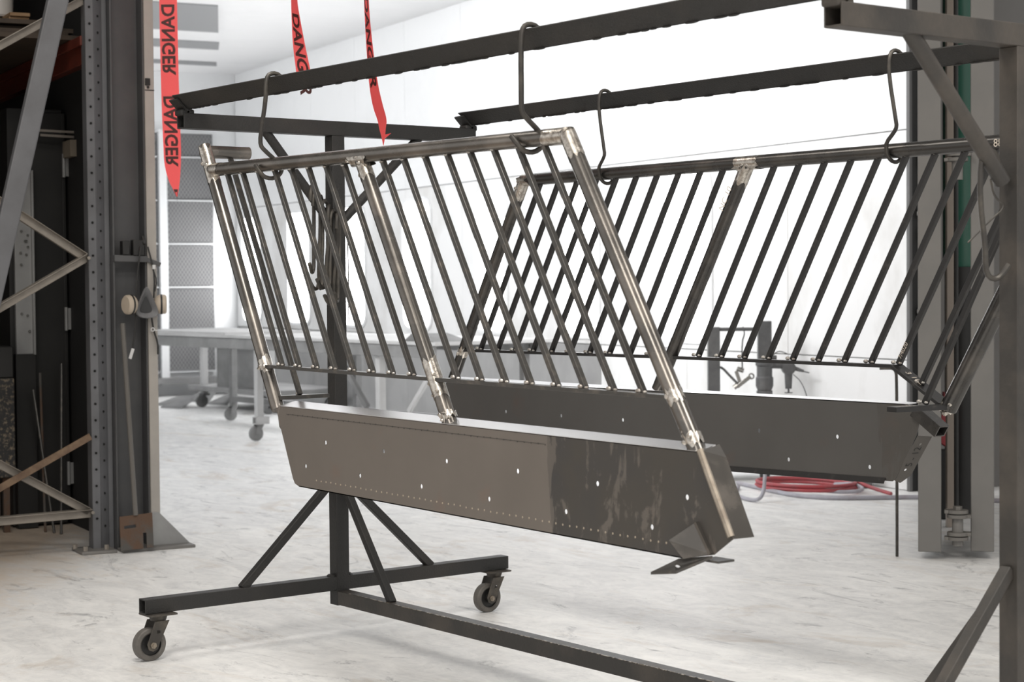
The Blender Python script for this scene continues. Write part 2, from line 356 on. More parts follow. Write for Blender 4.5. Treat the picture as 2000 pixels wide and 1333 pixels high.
# booth end wall with its filter bays
we = struct('wall_end', MB().box(B(BL+.06, BW/2, BH/2), (.10, BW+.2, BH), TNZ), 'booth', smooth=0)
FZ = [.26, .74, 1.22, 1.71, 2.20, 2.69, 2.97]
for n0, n1 in ((.29, .83), (.95, 1.45), (1.60, 2.10)):
    for z0, z1 in zip(FZ, FZ[1:]):
        fr = struct('filter_panel', MB().box(B(BL-.03, (n0+n1)/2, (z0+z1)/2), (.03, n1-n0-.01, z1-z0-.02), TNZ), 'mesh', we, smooth=0)
    struct('mullion', MB().box(B(BL-.05, n1+.06, 1.55), (.09, .09, 2.9), TNZ), 'booth', we, smooth=0, bevel=.005)
    for z in FZ: struct('filter_rail', MB().box(B(BL-.045, (n0+n1)/2, z), (.05, n1-n0, .012), TNZ), 'booth', we, smooth=0)
struct('sill_ledge', MB().box(B(BL-.2, .9, .17), (.3, 1.6, .06), TNZ), 'dusty_haze_grey', we, smooth=0)
# booth ceiling in cross strips with recessed dark slots near the far end
ce = struct('ceiling_booth', MB().box(B(BL/2, BW/2, BH+.06), (BL, BW+.2, .08), TNZ), 'seam', smooth=0)
k = 0.0
while k < BL-.01:
    struct('ceiling_panel', MB().box(B(k+.295, BW/2, BH+.01), (.584, BW, .03), TNZ), 'booth_ceiling', ce, smooth=0, bevel=.003); k += .59
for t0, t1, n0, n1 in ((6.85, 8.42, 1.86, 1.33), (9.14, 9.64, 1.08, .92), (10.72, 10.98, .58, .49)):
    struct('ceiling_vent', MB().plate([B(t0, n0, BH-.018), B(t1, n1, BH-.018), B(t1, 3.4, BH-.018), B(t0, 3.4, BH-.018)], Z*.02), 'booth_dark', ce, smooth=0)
# booth front: jamb beside the folded door, header above the opening
struct('trim_1', MB().box(B(-.015, .011, 2.0), (.03, .022, 4.0), TNZ), 'jamb_dark', smooth=0, bevel=.004)
struct('gap_shade_strip', MB().box(B(-.012, -.053, 2.0), (.024, .104, 4.0), TNZ), 'black', smooth=0)  # black strip put in for the shaded gap beside the jamb
struct('wall_front', MB().box(B(-.05, -2.6, 2.3), (.10, 5.0, 4.6), TNZ), 'hall_wall', smooth=0)
hd = struct('trim_3', MB().box(B(-.02, BW/2, 4.13), (.12, BW+.4, .94), TNZ), 'jamb', smooth=0, bevel=.004)
struct('wall_store', MB().box(B(3.9, BW+2.2, 2.3), (.10, 4.4, 4.6), TNZ), 'dark_wall', smooth=0)
struct('wall_store_blocker', MB().box(B(2.05, BW+2.6, 2.3), (3.6, .10, 4.6), TNZ), 'dark_wall', smooth=0)  # unseen wall set close to keep world light out of the bay
struct('wall_store_booth', MB().box(B(2.05, BW+.108, 2.3), (3.6, .03, 4.6), TNZ), 'dark_wall', smooth=0)
struct('ceiling_store_blocker', MB().box(B(2.05, BW+1.3, 4.5), (4.0, 2.7, .06), TNZ), 'dark_wall', smooth=0)  # unseen lid added to keep world light out of the bay
struct('ceiling', MB().box(V((3.0, -1.2, 4.66)), (15.5, 12.5, .10)), 'hall_ceiling', smooth=0)
# ================================================================== BOOTH LAMPS
for i, (ta, tb) in enumerate(((10.99, 11.58), (9.51, 10.12), (8.04, 8.63), (6.54, 7.12), (5.07, 5.61), (3.57, 4.09), (2.06, 2.62))):
    pos = ['farthest, at the dark filter end', 'second from the filter end', 'third from the filter end, beside the far post', 'middle one, behind the front hay panel',
           'third from the doorway', 'second from the doorway', 'nearest the doorway, widest'][i]
    th = thing('wall_lamp', B((ta+tb)/2, 0, .84), 'glowing white upright booth wall lamp, %s' % pos, 'lamp', 'row of glowing booth wall lamps')
    def rr(g, n):
        a, b, z0, z1, r = ta-g, tb+g, .84-g, 1.99+g, .11+g
        P = []
        for cx, cz, a0 in ((b-r, z1-r, 0), (a+r, z1-r, 90), (a+r, z0+r, 180), (b-r, z0+r, 270)):
            for j in range(7):
                an = math.radians(a0+15*j); P.append(B(cx+r*math.cos(an), n, cz+r*math.sin(an)))
        return P
    obj('lens', MB().plate(rr(0, .006), N*.008), 'lens', th, smooth=0)
    obj('lamp_frame', MB().plate(rr(.035, .003), N*.016, [rr(.001, .003)]), 'booth', th, smooth=0)
for i, (x, y) in enumerate(HALL_LAMPS):
    th = thing('ceiling_lamp', (x, y, 4.5), 'square hall ceiling lamp, ' + ['added to brighten the rack bay', 'above the rack', 'beyond the near rack post', 'left of the camera', 'above the camera'][i], 'lamp', 'hall ceiling lamps', .6)
    obj('lamp_housing', MB().box((x, y, 4.545), (1.3, 1.3, .05), (X*math.cos(.6)+Y*math.sin(.6), -X*math.sin(.6)+Y*math.cos(.6), Z)), 'jamb', th)
# ================================================================== ROLLING RACK
L = 2.904; HA = 1.7836; HL = .1792; s = .0254; AW = .600
rack = thing('rolling_rack', (0, 0, 0), 'black painted steel rolling rack with two top rails and caster feet', 'rack')
for i, x in enumerate((0.0, L)):
    mt = 'rack' if i == 0 else 'rack_dusty_lit'
    obj('post', MB().hollow((x, 0, HL-3*s-.002), (x, 0, HA-s), 2*s, .004, X), mt, rack, bevel=.006)
    obj('cross_arm', MB().hollow((x, -AW, HA), (x, AW, HA), 2*s, .004), mt, rack, bevel=.005)
    obj('foot_bar', MB().hollow((x, -.765, HL), (x, .735, HL), 2*s-.0024, .004), mt, rack, bevel=.005)
    for sg in (-1, 1):
        a, b = V((x, sg*(.285 if sg < 0 and i == 0 else .365), HA-.012)), V((x, sg*(.022 if i == 0 else .045), 1.455))
        obj('arm_brace', MB().cyl(a, b, .0165 if i == 0 else .0185, n=14), mt, rack)
        a, b = V((x, sg*.025, .545 if i == 0 else .575)), V((x, sg*.392, HL+.02))
        obj('foot_brace', MB().bar(a, b, .028, .028), mt, rack, bevel=.003)
    e = 1 if x == 0 else -1
    obj('beam_brace', MB().bar((x+e*.025, 0, .545), (x+e*.335, 0, HL-.03), .026, .026), mt, rack, bevel=.003)
    for sg in (-1, 1):   # weld fillets at the post
        obj('weld_fillet', MB().blob((x, sg*.035, HL+.022), .022, .016, .012, 8, 5), mt, rack, label=None)
obj('base_beam', MB().hollow((s-.001, 0, HL-2*s), (L-s+.001, 0, HL-2*s), 2*s-.0012, .004), 'rack_dusty_lit', rack, bevel=.005)
AP = HA+s+.003      # apex of the V rails
def vee(x0, x1, yc, f, th, z0=AP, cut=0.0):
    d = f*.7071; mb = MB()
    for sg in (-1, 1):
        p = [V((x0, yc, z0)), V((x0-cut, yc+sg*d, z0+d)), V((x1+cut, yc+sg*d, z0+d)), V((x1, yc, z0))]
        mb.plate(p, V((0, -sg*.7071*th, .7071*th)))
    return mb
for yc in (-.583, .5836):
    obj('top_rail', vee(.024, L+.03, yc, .0635, .005, AP+.008, .03), 'rack', rack, bevel=.001)
    for x in (0.0, L):
        obj('saddle', vee(x-.032, x+.026, yc, .060, .006, AP-.003, .0), 'rack' if x == 0 else 'rack_dusty_lit', rack)
        obj('saddle_weld', MB().box((x-.002, yc, AP-.001), (.05, .05, .022)), 'rack' if x == 0 else 'rack_dusty_lit', rack, bevel=.006)
# drips of paint along the rail undersides
random.seed(3)
dr = MB()
for yc in (-.583, .5836):
    for i in range(46):
        x = .05+random.random()*2.6; dr.blob((x, yc-.002, AP+.0085), .012+.016*random.random(), .004, .0022+.0012*random.random(), 6, 4)
obj('paint_drips', dr, 'rack', rack, kind='stuff')
def caster(px, py, name='caster'):
    """4 inch swivel caster, wheel axle along x, trailing to -y"""
    zt = HL-s
    fk = MB(); wy, wz = py-.034, .0545
    fk.cyl((px, py, zt-.004), (px, py, zt-.024), .032, .026, 16)
    for sx in (-1, 1):
        xo = px+sx*.027
        fk.plate([(xo, py+.026, zt-.022), (xo, py-.026, zt-.022), (xo, wy-.021, wz+.004), (xo, wy-.016, wz-.014), (xo, wy, wz-.021), (xo, wy+.016, wz-.014), (xo, wy+.024, wz+.006)],
                 (sx*.004, 0, 0), [[(xo, py-.014+a, wz+.042+b) for a, b in ((-.006, -.005), (.006, -.005), (.006, .005), (-.006, .005))]])
    c = obj(name, fk, 'caster', rack, bevel=.001)
    obj('top_plate', MB().box((px, py, zt-.002), (.085, .10, .006)), 'caster', c, bevel=.001)
    obj('wheel', MB().lathe((px-.019, wy, wz), X, [(.004, .036), (0, .041), (.002, .051), (.006, .0545), (.032, .0545), (.036, .051), (.038, .041), (.034, .036)], 36), 'wheel', c, label='worn grey wheel')
    obj('wheel_hub', MB().lathe((px-.019, wy, wz), X, [(.002, 0), (.002, .014), (.009, .016), (.009, .037), (.029, .037), (.029, .016), (.036, .014), (.036, 0)], 28), 'black', c, label='dark wheel hub')
    for sx in (-1, 1):
        obj('axle_bolt', MB().cyl((px+sx*.030, wy, wz), (px+sx*.036, wy, wz), .011, n=6).cyl((px+sx*.0355, wy, wz), (px+sx*.041, wy, wz), .0055, n=10), 'edge_steel', c)
for x in (0.012, L-.012):
    caster(x, -.713); caster(x, .675)
# bare edge wear along tube edges of the base
ew = MB()
for i in range(210):
    x = .10+random.random()*2.0; ew.box((x, -s+.001+random.random()*.004, HL-s-.0008), (.003+.016*random.random()**2, .002+.004*random.random(), .0016))
obj('worn_edge', ew, 'edge_steel', rack, kind='stuff')
# ================================================================== HAY PANELS
def interp(a, b, f): return V(a).lerp(V(b), f)
# ---- front panel, in the plane y = -.59
YF = -.59
fp = thing('hay_feeder_panel', (1.3, YF, .62), 'bare steel hay feeder panel with light brown trough, hanging from the front rail', 'feeder panel')
R = .021
A0, A1, A2 = V((.193, YF, 1.610)), V((1.092, YF, 1.594)), V((2.026, YF, 1.596))
P0b, P1b, P2b = V((.597, YF, .862)), V((1.512, YF, .868)), V((2.475, YF, .862))
P0t = V((.148, YF, 1.690))
obj('top_tube', MB().pipe(A0, A2, R), 'tube', fp)
obj('end_post', MB().pipe(P0t, P0b, R).cyl(P0b, P0b+(P0b-P0t).normalized()*.012, R, R*.96, 20), 'tube', fp)
obj('middle_post', MB().cyl(A1, P1b+(P1b-A1).normalized()*.022, R, n=20), 'tube', fp)
obj('end_post', MB().cyl(A2 + (A2-P2b).normalized()*.012, P2b+(P2b-A2).normalized()*.022, R, n=20), 'tube', fp)
obj('return_tube', MB().pipe(P0t+V((.004, -.012, -.018)), (.158, -.432, 1.672), R), 'tube', fp)
def on_post(pt, pb, z): return V(pt).lerp(V(pb), (pt[2]-z)/(pt[2]-pb[2]))
F0, F1, F2 = on_post(A0, P0b, .984), on_post(A1, P1b, .977), on_post(A2, P2b, .970)
for a, b in ((F0, F1), (F1, F2)):
    d = (b-a).normalized(); obj('flat_bar', MB().bar(a+d*.018, b-d*.018, .030, .010), 'bar', fp, bevel=.0008)
rb = V((.585, -.405, .887)); ra = V((.600, YF, .888))
obj('return_flat_bar', MB().bar(ra, rb, .034, .012), 'bar', fp, bevel=.0008)
wb = MB()
def sq_bar(a, b, w=.0145): return MB().bar(a, b, w, w, Y)
for a, b, fa, fb in ((A0, A1, F0, F1), (A1, A2, F1, F2)):
    for i in range(1, 9):
        f = i/9; p, q = interp(a, b, f), interp(fa, fb, f); d = (p-q).normalized(); p = p-d*.016; q = q+d*.004
        obj('rail_bar', sq_bar(p, q), 'bar', fp, bevel=.002)
        wb.blob(q+V((-.012, -.008, .006)), .009, .006, .006); wb.blob(q+V((.010, -.006, .004)), .006, .005, .004); wb.blob(p+V((.0, -.004, -.002)), .010, .008, .004)
p, q = V((.156, -.50, 1.655)), V((.592, -.505, .893))
obj('rail_bar', sq_bar(p, q), 'bar', fp, bevel=.002); wb.blob(p, .010); wb.blob(q+V((-.01, 0, .004)), .009)
obj('weld_beads', wb, 'weld', fp, kind='stuff')
def sleeve(c, d, l, r, jag=.012, n=22):
    """ragged ground-bright patch hugging a tube"""
    c, d = V(c), V(d).normalized(); x = d.orthogonal().normalized(); y = d.cross(x); vs = []
    for i in range(n):
        a = 2*math.pi*i/n; e = (x*math.cos(a) + y*math.sin(a))*(r+.0009)
        for f in (-1, 1): vs.append(c + e + d*(f*l/2 + jag*(random.random()-.5)*2))
    return MB().add(vs, [(2*i, 2*((i+1) % n), 2*((i+1) % n)+1, 2*i+1) for i in range(n)])
def joints(parent, lst):
    for c, d, l, lumps in lst:
        mb = sleeve(c, d, l, R); d = V(d).normalized()
        for _ in range(lumps):
            mb.blob(V(c)+d*(random.random()-.5)*l+V((random.uniform(-.016, .016), random.uniform(-.020, -.012), random.uniform(-.012, .012))), random.uniform(.006, .012), .006, random.uniform(.004, .008))
        obj('ground_weld', mb, 'ground', parent, label='bright ground weld patch')
pd = A0-P0b
joints(fp, [(P0t+V((.022, 0, -.04)), pd, .07, 2), (on_post(P0t, P0b, 1.60), pd, .075, 3), (A0+V((.045, 0, 0)), X, .04, 1), (A1+V((.0, 0, 0)), A2-A0, .085, 3), (on_post(A1, P1b, 1.558), A1-P1b, .05, 2),
            (A2+V((-.035, 0, 0)), A2-A0, .085, 1), (on_post(A2, P2b, 1.572), A2-P2b, .07, 1), (F0, pd, .05, 3), (F1, A1-P1b, .11, 5), (F2, A2-P2b, .03, 2), (P1b+V((0, 0, .012)), A1-P1b, .02, 8), (P2b+V((-.004, 0, .012)), A2-P2b, .024, 8)])
# trough sheet: folded pan with top lip, end flange, clipped corner and drilled holes
YT = -.612
def hole(x, z, r=.0065, y=YT): return [V((x+r*math.cos(a), y, z+r*1.05*math.sin(a))) for a in [2*math.pi*i/10 for i in range(10)]]
hz = [(.914, .771), (1.223, .767), (1.528, .761), (1.84, .758), (2.154, .752), (2.469, .747), (.799, .693), (1.099, .688), (1.408, .683), (1.717, .676), (2.033, .673), (2.349, .667)]
outl = [(.630, .853), (.647, .866), (2.520, .853), (2.616, .667), (2.556, .626), (2.455, .606), (.760, .628), (.735, .636), (.724, .650)]
tr = obj('trough', MB().plate([(x, YT, z) for x, z in outl], (0, .003, 0), [hole(x, z) for x, z in hz]), 'trough_front', fp, smooth=0, label='brown grey steel trough face, stained dark at the right')
obj('top_lip', MB().add([(.655, YT, .868), (2.512, YT, .854), (2.515, YT+.046, .867), (.668, YT+.046, .881), (.655, YT, .865), (2.512, YT, .851), (2.515, YT+.046, .864), (.668, YT+.046, .878)],
    [(0, 1, 2, 3), (4, 7, 6, 5), (0, 4, 5, 1), (2, 6, 7, 3), (1, 5, 6, 2), (0, 3, 7, 4)]), 'lip', tr, smooth=0, label='bright top lip')
obj('end_flange', MB().plate([(2.520, YT, .855), (2.616, YT, .667), (2.622, YT+.058, .667), (2.535, YT+.058, .838), (2.526, YT+.045, .868)], (.003, 0, .001)), 'tube', tr, smooth=0, bevel=.0005)
obj('bottom_lip', MB().plate([(.76, YT, .628), (2.455, YT, .606), (2.455, YT+.045, .606), (.77, YT+.045, .628)], (0, 0, .003)), 'trough_front', tr, smooth=0)
obj('corner_weld', MB().rod([(2.514, YT-.001, .858), (2.545, YT-.002, .80), (2.580, YT-.002, .735), (2.612, YT-.001, .672)], .0085, 8), 'seam_weld', tr, label='ground corner weld')
obj('corner_tab', MB().plate([(.652, YT-.001, .872), (.628, YT+.012, .862), (.604, YT+.03, .80), (.610, YT+.03, .787), (.622, YT+.014, .800), (.640, YT-.001, .838)], (.003, .003, 0)), 'tube', tr, smooth=0)
pm, pu = MB(), MB()
for i in range(58):
    x = .86+i*.0270
    if x < 2.40: pm.blob((x, YT, .655-(x-.86)*.0128+random.uniform(-.001, .001)), .0030, .0016, .0030, 6, 4)
for i in range(46):
    x = .70+i*.0285
    if x < 1.96: pu.blob((x, YT, .843-(x-.7)*.0075+random.uniform(-.001, .001)), .0032, .0012, .0020, 6, 4)
pu.bar((.69, YT-.0002, .8435), (1.95, YT-.0002, .834), .001, .0014)
obj('punch_marks', pm, 'mark_tan', tr, kind='stuff', label='row of tan punch marks')
obj('bend_line', pu, 'mark_dark', tr, kind='stuff', label='dark dotted bend line')
bk = obj('bracket', MB().plate([(2.446, YT-.03, .650), (2.506, YT-.004, .694), (2.552, YT-.004, .628), (2.493, YT-.03, .613)], (0, -.005, 0)).bar((2.506, YT-.005, .694), (2.553, YT-.005, .627), .012, .008), 'tube', fp, smooth=0, label='angle bracket at the bottom corner')
obj('bracket_tab', MB().plate([(2.401, YT-.05, .574), (2.463, YT-.02, .609), (2.556, YT-.004, .624), (2.486, YT-.05, .586)], (0, .0, -.006), [[V((2.474+.010*math.cos(a), YT-.034, .597+.006*math.sin(a))) for a in [2*math.pi*i/10 for i in range(10)]]]), 'bar', bk, smooth=0)
obj('tab_plate', MB().box((2.545, YT+.02, .611), (.06, .05, .005)), 'bar', bk, smooth=0)
# ---- back panel, in the plane y = .585
YB = .585
bp = thing('hay_feeder_panel', (1.0, YB, .62), 'steel hay feeder panel hanging from the back rail, backlit tone in its colour', 'feeder panel')
A0, A1, A2 = V((.334, YB, 1.602)), V((1.463, YB, 1.600)), V((2.680, YB, 1.600))
P0b, P1b, P2b = V((-.115, YB, .872)), V((1.040, YB, .884)), V((2.236, YB, .878))
obj('top_tube', MB().pipe(A0, (2.70, YB, 1.600), R), 'tube_backlit', bp)
obj('end_post', MB().pipe(A0+(A0-P0b).normalized()*.01, P0b+V((-.05, 0, -.08)), R), 'tube_backlit', bp)
obj('middle_post', MB().pipe(A1, P1b, R), 'tube_backlit', bp)
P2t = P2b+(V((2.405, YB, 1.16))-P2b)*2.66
obj('end_post', MB().pipe(P2t, P2b, R+.003), 'tube_backlit', bp)
obj('return_tube', MB().pipe(P2t+V((0, .0, -.02)), P2t+V((0, -.17, -.02)), R), 'tube_backlit', bp)
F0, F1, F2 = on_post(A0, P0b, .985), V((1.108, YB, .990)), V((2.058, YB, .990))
obj('flat_bar', MB().bar(F0, F1-V((.02, 0, 0)), .030, .010), 'bar_backlit', bp, bevel=.0008)
obj('flat_bar', MB().bar(F1+V((.02, 0, 0)), F2, .030, .010), 'bar_backlit', bp, bevel=.0008)
obj('flat_bar', MB().bar(F2+V((-.008, 0, .001)), (2.222, YB, .890), .050, .010), 'bar_backlit', bp, bevel=.0008)
obj('return_flat_bar', MB().bar((2.232, YB, .884), (2.215, .375, .885), .038, .014), 'bar_backlit', bp, bevel=.001)
wb = MB()
def bar_at(p, q, parent):
    d = (p-q).normalized(); p = p-d*.016; q = q+d*.004
    obj('rail_bar', sq_bar(p, q, .0155), 'bar_backlit', parent, bevel=.002)
    wb.blob(q+V((-.012, -.008, .006)), .009, .006, .006); wb.blob(q+V((.010, -.006, .004)), .006, .005, .004); wb.blob(p+V((0, -.004, -.002)), .009, .008, .004)
for i in range(1, 11): bar_at(interp(A0, A1, i/11), interp(F0, F1, i/11), bp)
for i in range(9):
    p = V((1.583+i*.1031, YB, 1.600)); q = V((1.231+i*.1033, YB, .992)); bar_at(p, q, bp)
q = V((2.140, YB, .940)); bar_at(q+V((.385, 0, .66)), q, bp)
p = V((2.60, .50, 1.58)); q = V((2.222, .500, .892)); bar_at(p, q, bp)
obj('weld_beads', wb, 'weld', bp, kind='stuff')
joints(bp, [(A0+V((.012, 0, 0)), A1-A0, .05, 2), (on_post(A0, P0b, 1.57), A0-P0b, .07, 2), (A1, A1-A0, .10, 4), (on_post(A1, V((1.108, YB, .99)), 1.565), A1-P1b, .06, 3), (F0, A0-P0b, .03, 3), (P2b+V((.0, 0, .01)), P2t-P2b, .035, 7)])
YT2 = YB-.022
h2 = [(.241, .770), (.560, .772), (.888, .775), (1.207, .776), (1.525, .777), (1.845, .778), (1.328, .673), (1.649, .697), (1.969, .698), (.40, .68), (.72, .682), (1.02, .684)]
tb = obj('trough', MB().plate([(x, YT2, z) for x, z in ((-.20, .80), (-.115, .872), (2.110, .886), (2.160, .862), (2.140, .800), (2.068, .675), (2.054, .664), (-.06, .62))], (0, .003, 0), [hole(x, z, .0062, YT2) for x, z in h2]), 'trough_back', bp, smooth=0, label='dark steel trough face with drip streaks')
obj('top_lip', MB().add([(-.115, YT2, .873), (2.10, YT2, .8865), (2.10, YT2+.05, .8885), (-.115, YT2+.05, .882), (-.115, YT2, .870), (2.10, YT2, .8835), (2.10, YT2+.05, .8855), (-.115, YT2+.05, .879)],
    [(0, 1, 2, 3), (4, 7, 6, 5), (0, 4, 5, 1), (2, 6, 7, 3), (1, 5, 6, 2), (0, 3, 7, 4)]), 'lip', tb, smooth=0, label='bright top lip')
obj('bottom_lip', MB().plate([(-.06, YT2-.001, .628), (2.030, YT2-.001, .672), (2.030, YT2-.008, .656), (-.06, YT2-.008, .612)], (0, -.002, 0)), 'bar_backlit', tb, smooth=0)
def hole3(c, e1, e2, r): return [V(c)+V(e1)*r*math.cos(2*math.pi*i/10)+V(e2)*r*math.sin(2*math.pi*i/10) for i in range(10)]
e2 = V((.085, 0, .128)).normalized(); o0 = V((2.0585, YT2, .668)); w_ = V((.044, .010, .006))
obj('end_flange', MB().plate([o0, o0+w_*.55-e2*.012, o0+w_+e2*.012, o0+w_+e2*.15, o0+e2*.158], (.002, .002, 0), [hole3(o0+w_*.5+e2*.125, w_.normalized(), e2, .005), hole3(o0+w_*.42+e2*.035, w_.normalized(), e2, .005)]), 'trough_back', tb, smooth=0)
obj('corner_channel', MB().hollow((2.135, YT2+.012, .870), (2.222, YT2+.012, .815), .042, .004, Z, .036), 'tube_backlit', bp, smooth=0, bevel=.0008)
# chalk marks on the steel
def flat_text(sx, ex, ey): return lambda x, y: sx+ex*x+ey*y
d_ = (V((2.222, YB, .890))-F2).normalized(); u_ = V((-d_.z, 0, d_.x)); u_ = u_ if u_.z > 0 else -u_
obj('chalk_mark', text_mb('3 102', .030, flat_text(F2+d_*.035+u_*.0056+V((0, -.012, 0)), d_, V((0, 1, 0)))), 'chalk', bp, smooth=0)
obj('chalk_mark', text_mb('31002', .028, flat_text(V((2.226, .39, .8925)), V((.05, 1, 0)).normalized(), V((-1, .05, 0)).normalized())), 'chalk', bp, smooth=0)
obj('chalk_mark', text_mb('88', .030, flat_text(V((2.405, YB-R-.001, 1.588)), X, Z)), 'chalk', bp, smooth=0)
md = (A1-V((1.108, YB, .99))).normalized()
obj('chalk_mark', text_mb('NC 10', .030, flat_text(V((1.37, YB-R-.001, 1.452)), md, V((-md.z, 0, md.x)))), 'chalk', bp, smooth=0)
q = V((2.055, YB-.0085, .990)); bd = V((.352, 0, .608)).normalized()
obj('chalk_mark', text_mb('7/4020', .019, flat_text(q+bd*.03+V((.004, 0, -.006)), bd, V((-bd.z, 0, bd.x)))), 'chalk', bp, smooth=0)
obj('ink_mark', text_mb('5 - 12', .03, flat_text(o0+e2*.045+w_*.75+V((0, -.001, 0)), e2, -w_.normalized())), 'black', bp, smooth=0)
# ================================================================== S HOOKS
def hook(x, side, label, g=0.0):
    """round rod hook from the V rail to the panel tube; side -1 front rail, +1 back rail"""
    zt = AP+.008+.045
    if side < 0:
        pts = [(x+.012, -.585, zt-.030), (x+.010, -.588, zt-.008), (x+.007, -.600, zt+.010), (x+.003, -.620, zt+.014), (x, -.637, zt+.006), (x, -.6425, zt-.02), (x-.002, -.6425, 1.80), (x-.014-g, -.6425, 1.690), (x-.016-g, -.6415, 1.662), (x-.014-g, -.630, 1.648),
               (x-.020-g, -.580, 1.613), (x-.028-g, -.562, 1.600), (x-.034-g, -.558, 1.585), (x-.040-g, -.570, 1.569), (x-.046-g, -.590, 1.563), (x-.052-g, -.610, 1.569), (x-.060-g, -.6195, 1.583), (x-.085-g, -.6205, 1.606)]
    else:
        pts = [(x+.008, .586, zt-.030), (x+.007, .580, zt-.006), (x+.005, .565, zt+.010), (x+.002, .548, zt+.014), (x, .534, zt+.006), (x, .527, zt-.02), (x+.001, .527, 1.80), (x+.024, .527, 1.682), (x+.026, .529, 1.662), (x+.012, .534, 1.648),
               (x-.030, .549, 1.622), (x-.034, .5545, 1.605), (x-.034, .5575, 1.588), (x-.032, .572, 1.572), (x-.030, .590, 1.568), (x-.030, .606, 1.574), (x-.030, .613, 1.590), (x-.030, .613, 1.604)]
    mb = MB(); mb.rod(pts, .0068 if side < 0 else .0058, 10, 1)
    o = obj('s_hook', mb, 'hook'); return tag(o, label, 'hook', 'hooks holding the hay panels')
hook(.645, -1, 'bent rod hook on the front rail, left one above the panel with brown trough', .024)
hook(1.910, -1, 'bent rod hook on the front rail, right one near the panel corner', -.012)
hook(.819, 1, 'bent rod hook on the back rail, left one near its far end')
hook(2.076, 1, 'bent rod hook on the back rail, right one near the close post')
def hang(p, ln, dx, label, group, ey, r=.0065):
    """spare hook hung over a brace at p; ey = direction in which its foot curls"""
    p, e = V(p), V(ey).normalized()
    pts = [p+e*.022-Z*.030, p+e*.022-Z*.004, p+e*.014+Z*.017, p+Z*.024, p-e*.016+Z*.016, p-e*.024-Z*.006, p-e*.026-Z*(.35*ln), p+e*(dx-.020)-Z*(.75*ln), p+e*(dx-.020)-Z*(ln-.015), p+e*(dx-.010)-Z*(ln+.006), p+e*(dx+.010)-Z*(ln+.010), p+e*(dx+.028)-Z*(ln-.004), p+e*(dx+.042)-Z*(ln-.022)]
    return tag(obj('s_hook', MB().rod(pts, r, 8, 1), 'hook'), label, 'hook', group)
gp = 'spare hooks bundled on the far post'
od = ['outermost on the brace', 'second from the outer end', 'third from the outer end', 'middle one of seven', 'third from the post', 'second from the post', 'innermost against the post']
for k in range(7):
    yb = -.098+.0135*k
    zb = 1.455+max(0, abs(yb)-.022)*1.27+.006
    hang((.004+.0065*k, yb, zb), .27+.015*((k*3) % 4)-.004*k, .004*k+.004, 'spare bent rod hook bundled on the far post, '+od[k], gp, (.45, -.9, 0) if k % 2 else (.7, -.7, 0), .0068)
hang((L-.002, -.088, 1.500), .255, .008, 'thick spare hook hung on the upper brace of the near post', None, (.3, .95, 0), .0068)
tw = tag(obj('tie_wire', MB().rod([(L-.01, -.075, 1.46), (L-.02, -.05, 1.42), (L+.0, -.03, 1.40), (L-.02, -.06, 1.37), (L-.045, -.11, 1.318)], .0022, 6, 2), 'hook'), 'thin loose wire end twisted round the near post', 'wire')
tw2 = tag(obj('tie_wire', MB().rod([(.01, .036, 1.43), (.0, .05, 1.40), (.008, .046, 1.30), (.0, .05, 1.10)], .002, 6, 2), 'hook'), 'thin straight wire hanging beside the far post', 'wire')
# ================================================================== BARRIER TAPES
def tape(pts, widths, angs, texts, label, mirrored, slant=0.0, torn=False):
    """film strip: centre points from the top down, half widths, and across-direction angle about z; texts = (word, distance down)"""
    pts = [V(p) for p in pts]
    for _ in range(2):
        o, w2, a2 = [pts[0]], [widths[0]], [angs[0]]
        for i in range(len(pts)-1):
            for f in (.25, .75):
                o.append(pts[i].lerp(pts[i+1], f)); w2.append(widths[i]*(1-f)+widths[i+1]*f); a2.append(angs[i]*(1-f)+angs[i+1]*f)
        pts, widths, angs = o+[pts[-1]], w2+[widths[-1]], a2+[angs[-1]]
    acc = [0.0]
    for a, b in zip(pts, pts[1:]): acc.append(acc[-1]+(b-a).length)
    ac = lambda a: V((math.cos(a), math.sin(a), 0))
    vs = []
    for p, w, a in zip(pts, widths, angs):
        for k in (-1, -.5, 0, .5, 1): vs.append(p+ac(a)*w*k)
    n = len(pts); fs = [(i*5+k, i*5+k+1, (i+1)*5+k+1, (i+1)*5+k) for i in range(n-1) for k in range(4)]
    t = obj('danger_tape', MB().add(vs, fs), 'tape', smooth=60); tag(t, label, 'barrier tape', 'red danger tapes hanging down')
    if torn:
        p = pts[-1]; e = ac(angs[-1])
        obj('torn_end', MB().add([p-e*widths[-1], p+e*widths[-1], p+e*.016-Z*.022, p+e*.052-Z*.020, p+e*.014-Z*.036, p+e*.004-Z*.062, p-e*.008-Z*.026], [(0, 1, 2, 6), (2, 3, 4), (2, 4, 6), (4, 5, 6)]), 'tape', t, smooth=0)
    def place(sd):
        def f(x, y):
            d = sd+x
            i = max(0, min(n-2, next((j for j in range(n-1) if acc[j+1] >= d), n-2))); g = (d-acc[i])/max(1e-6, acc[i+1]-acc[i])
            p = pts[i].lerp(pts[i+1], g); a = angs[i]*(1-g)+angs[i+1]*g; w = widths[i]*(1-g)+widths[i+1]*g
            e = ac(a); nrm = V((math.sin(a), -math.cos(a), 0)); yy = (y/.05-.5)*1.28*w
            return p + e*(-yy if mirrored else yy) + nrm*.0015
        return f
    for wd, sd in texts: obj('lettering', text_mb(wd, .079, place(sd), .028, slant), 'ink', t, smooth=0, label='black printed word DANGER')
    return t
CA = math.atan2(.795, .607)     # across the view
zt = 3.60
tp = V((-2.125, .43, 0))
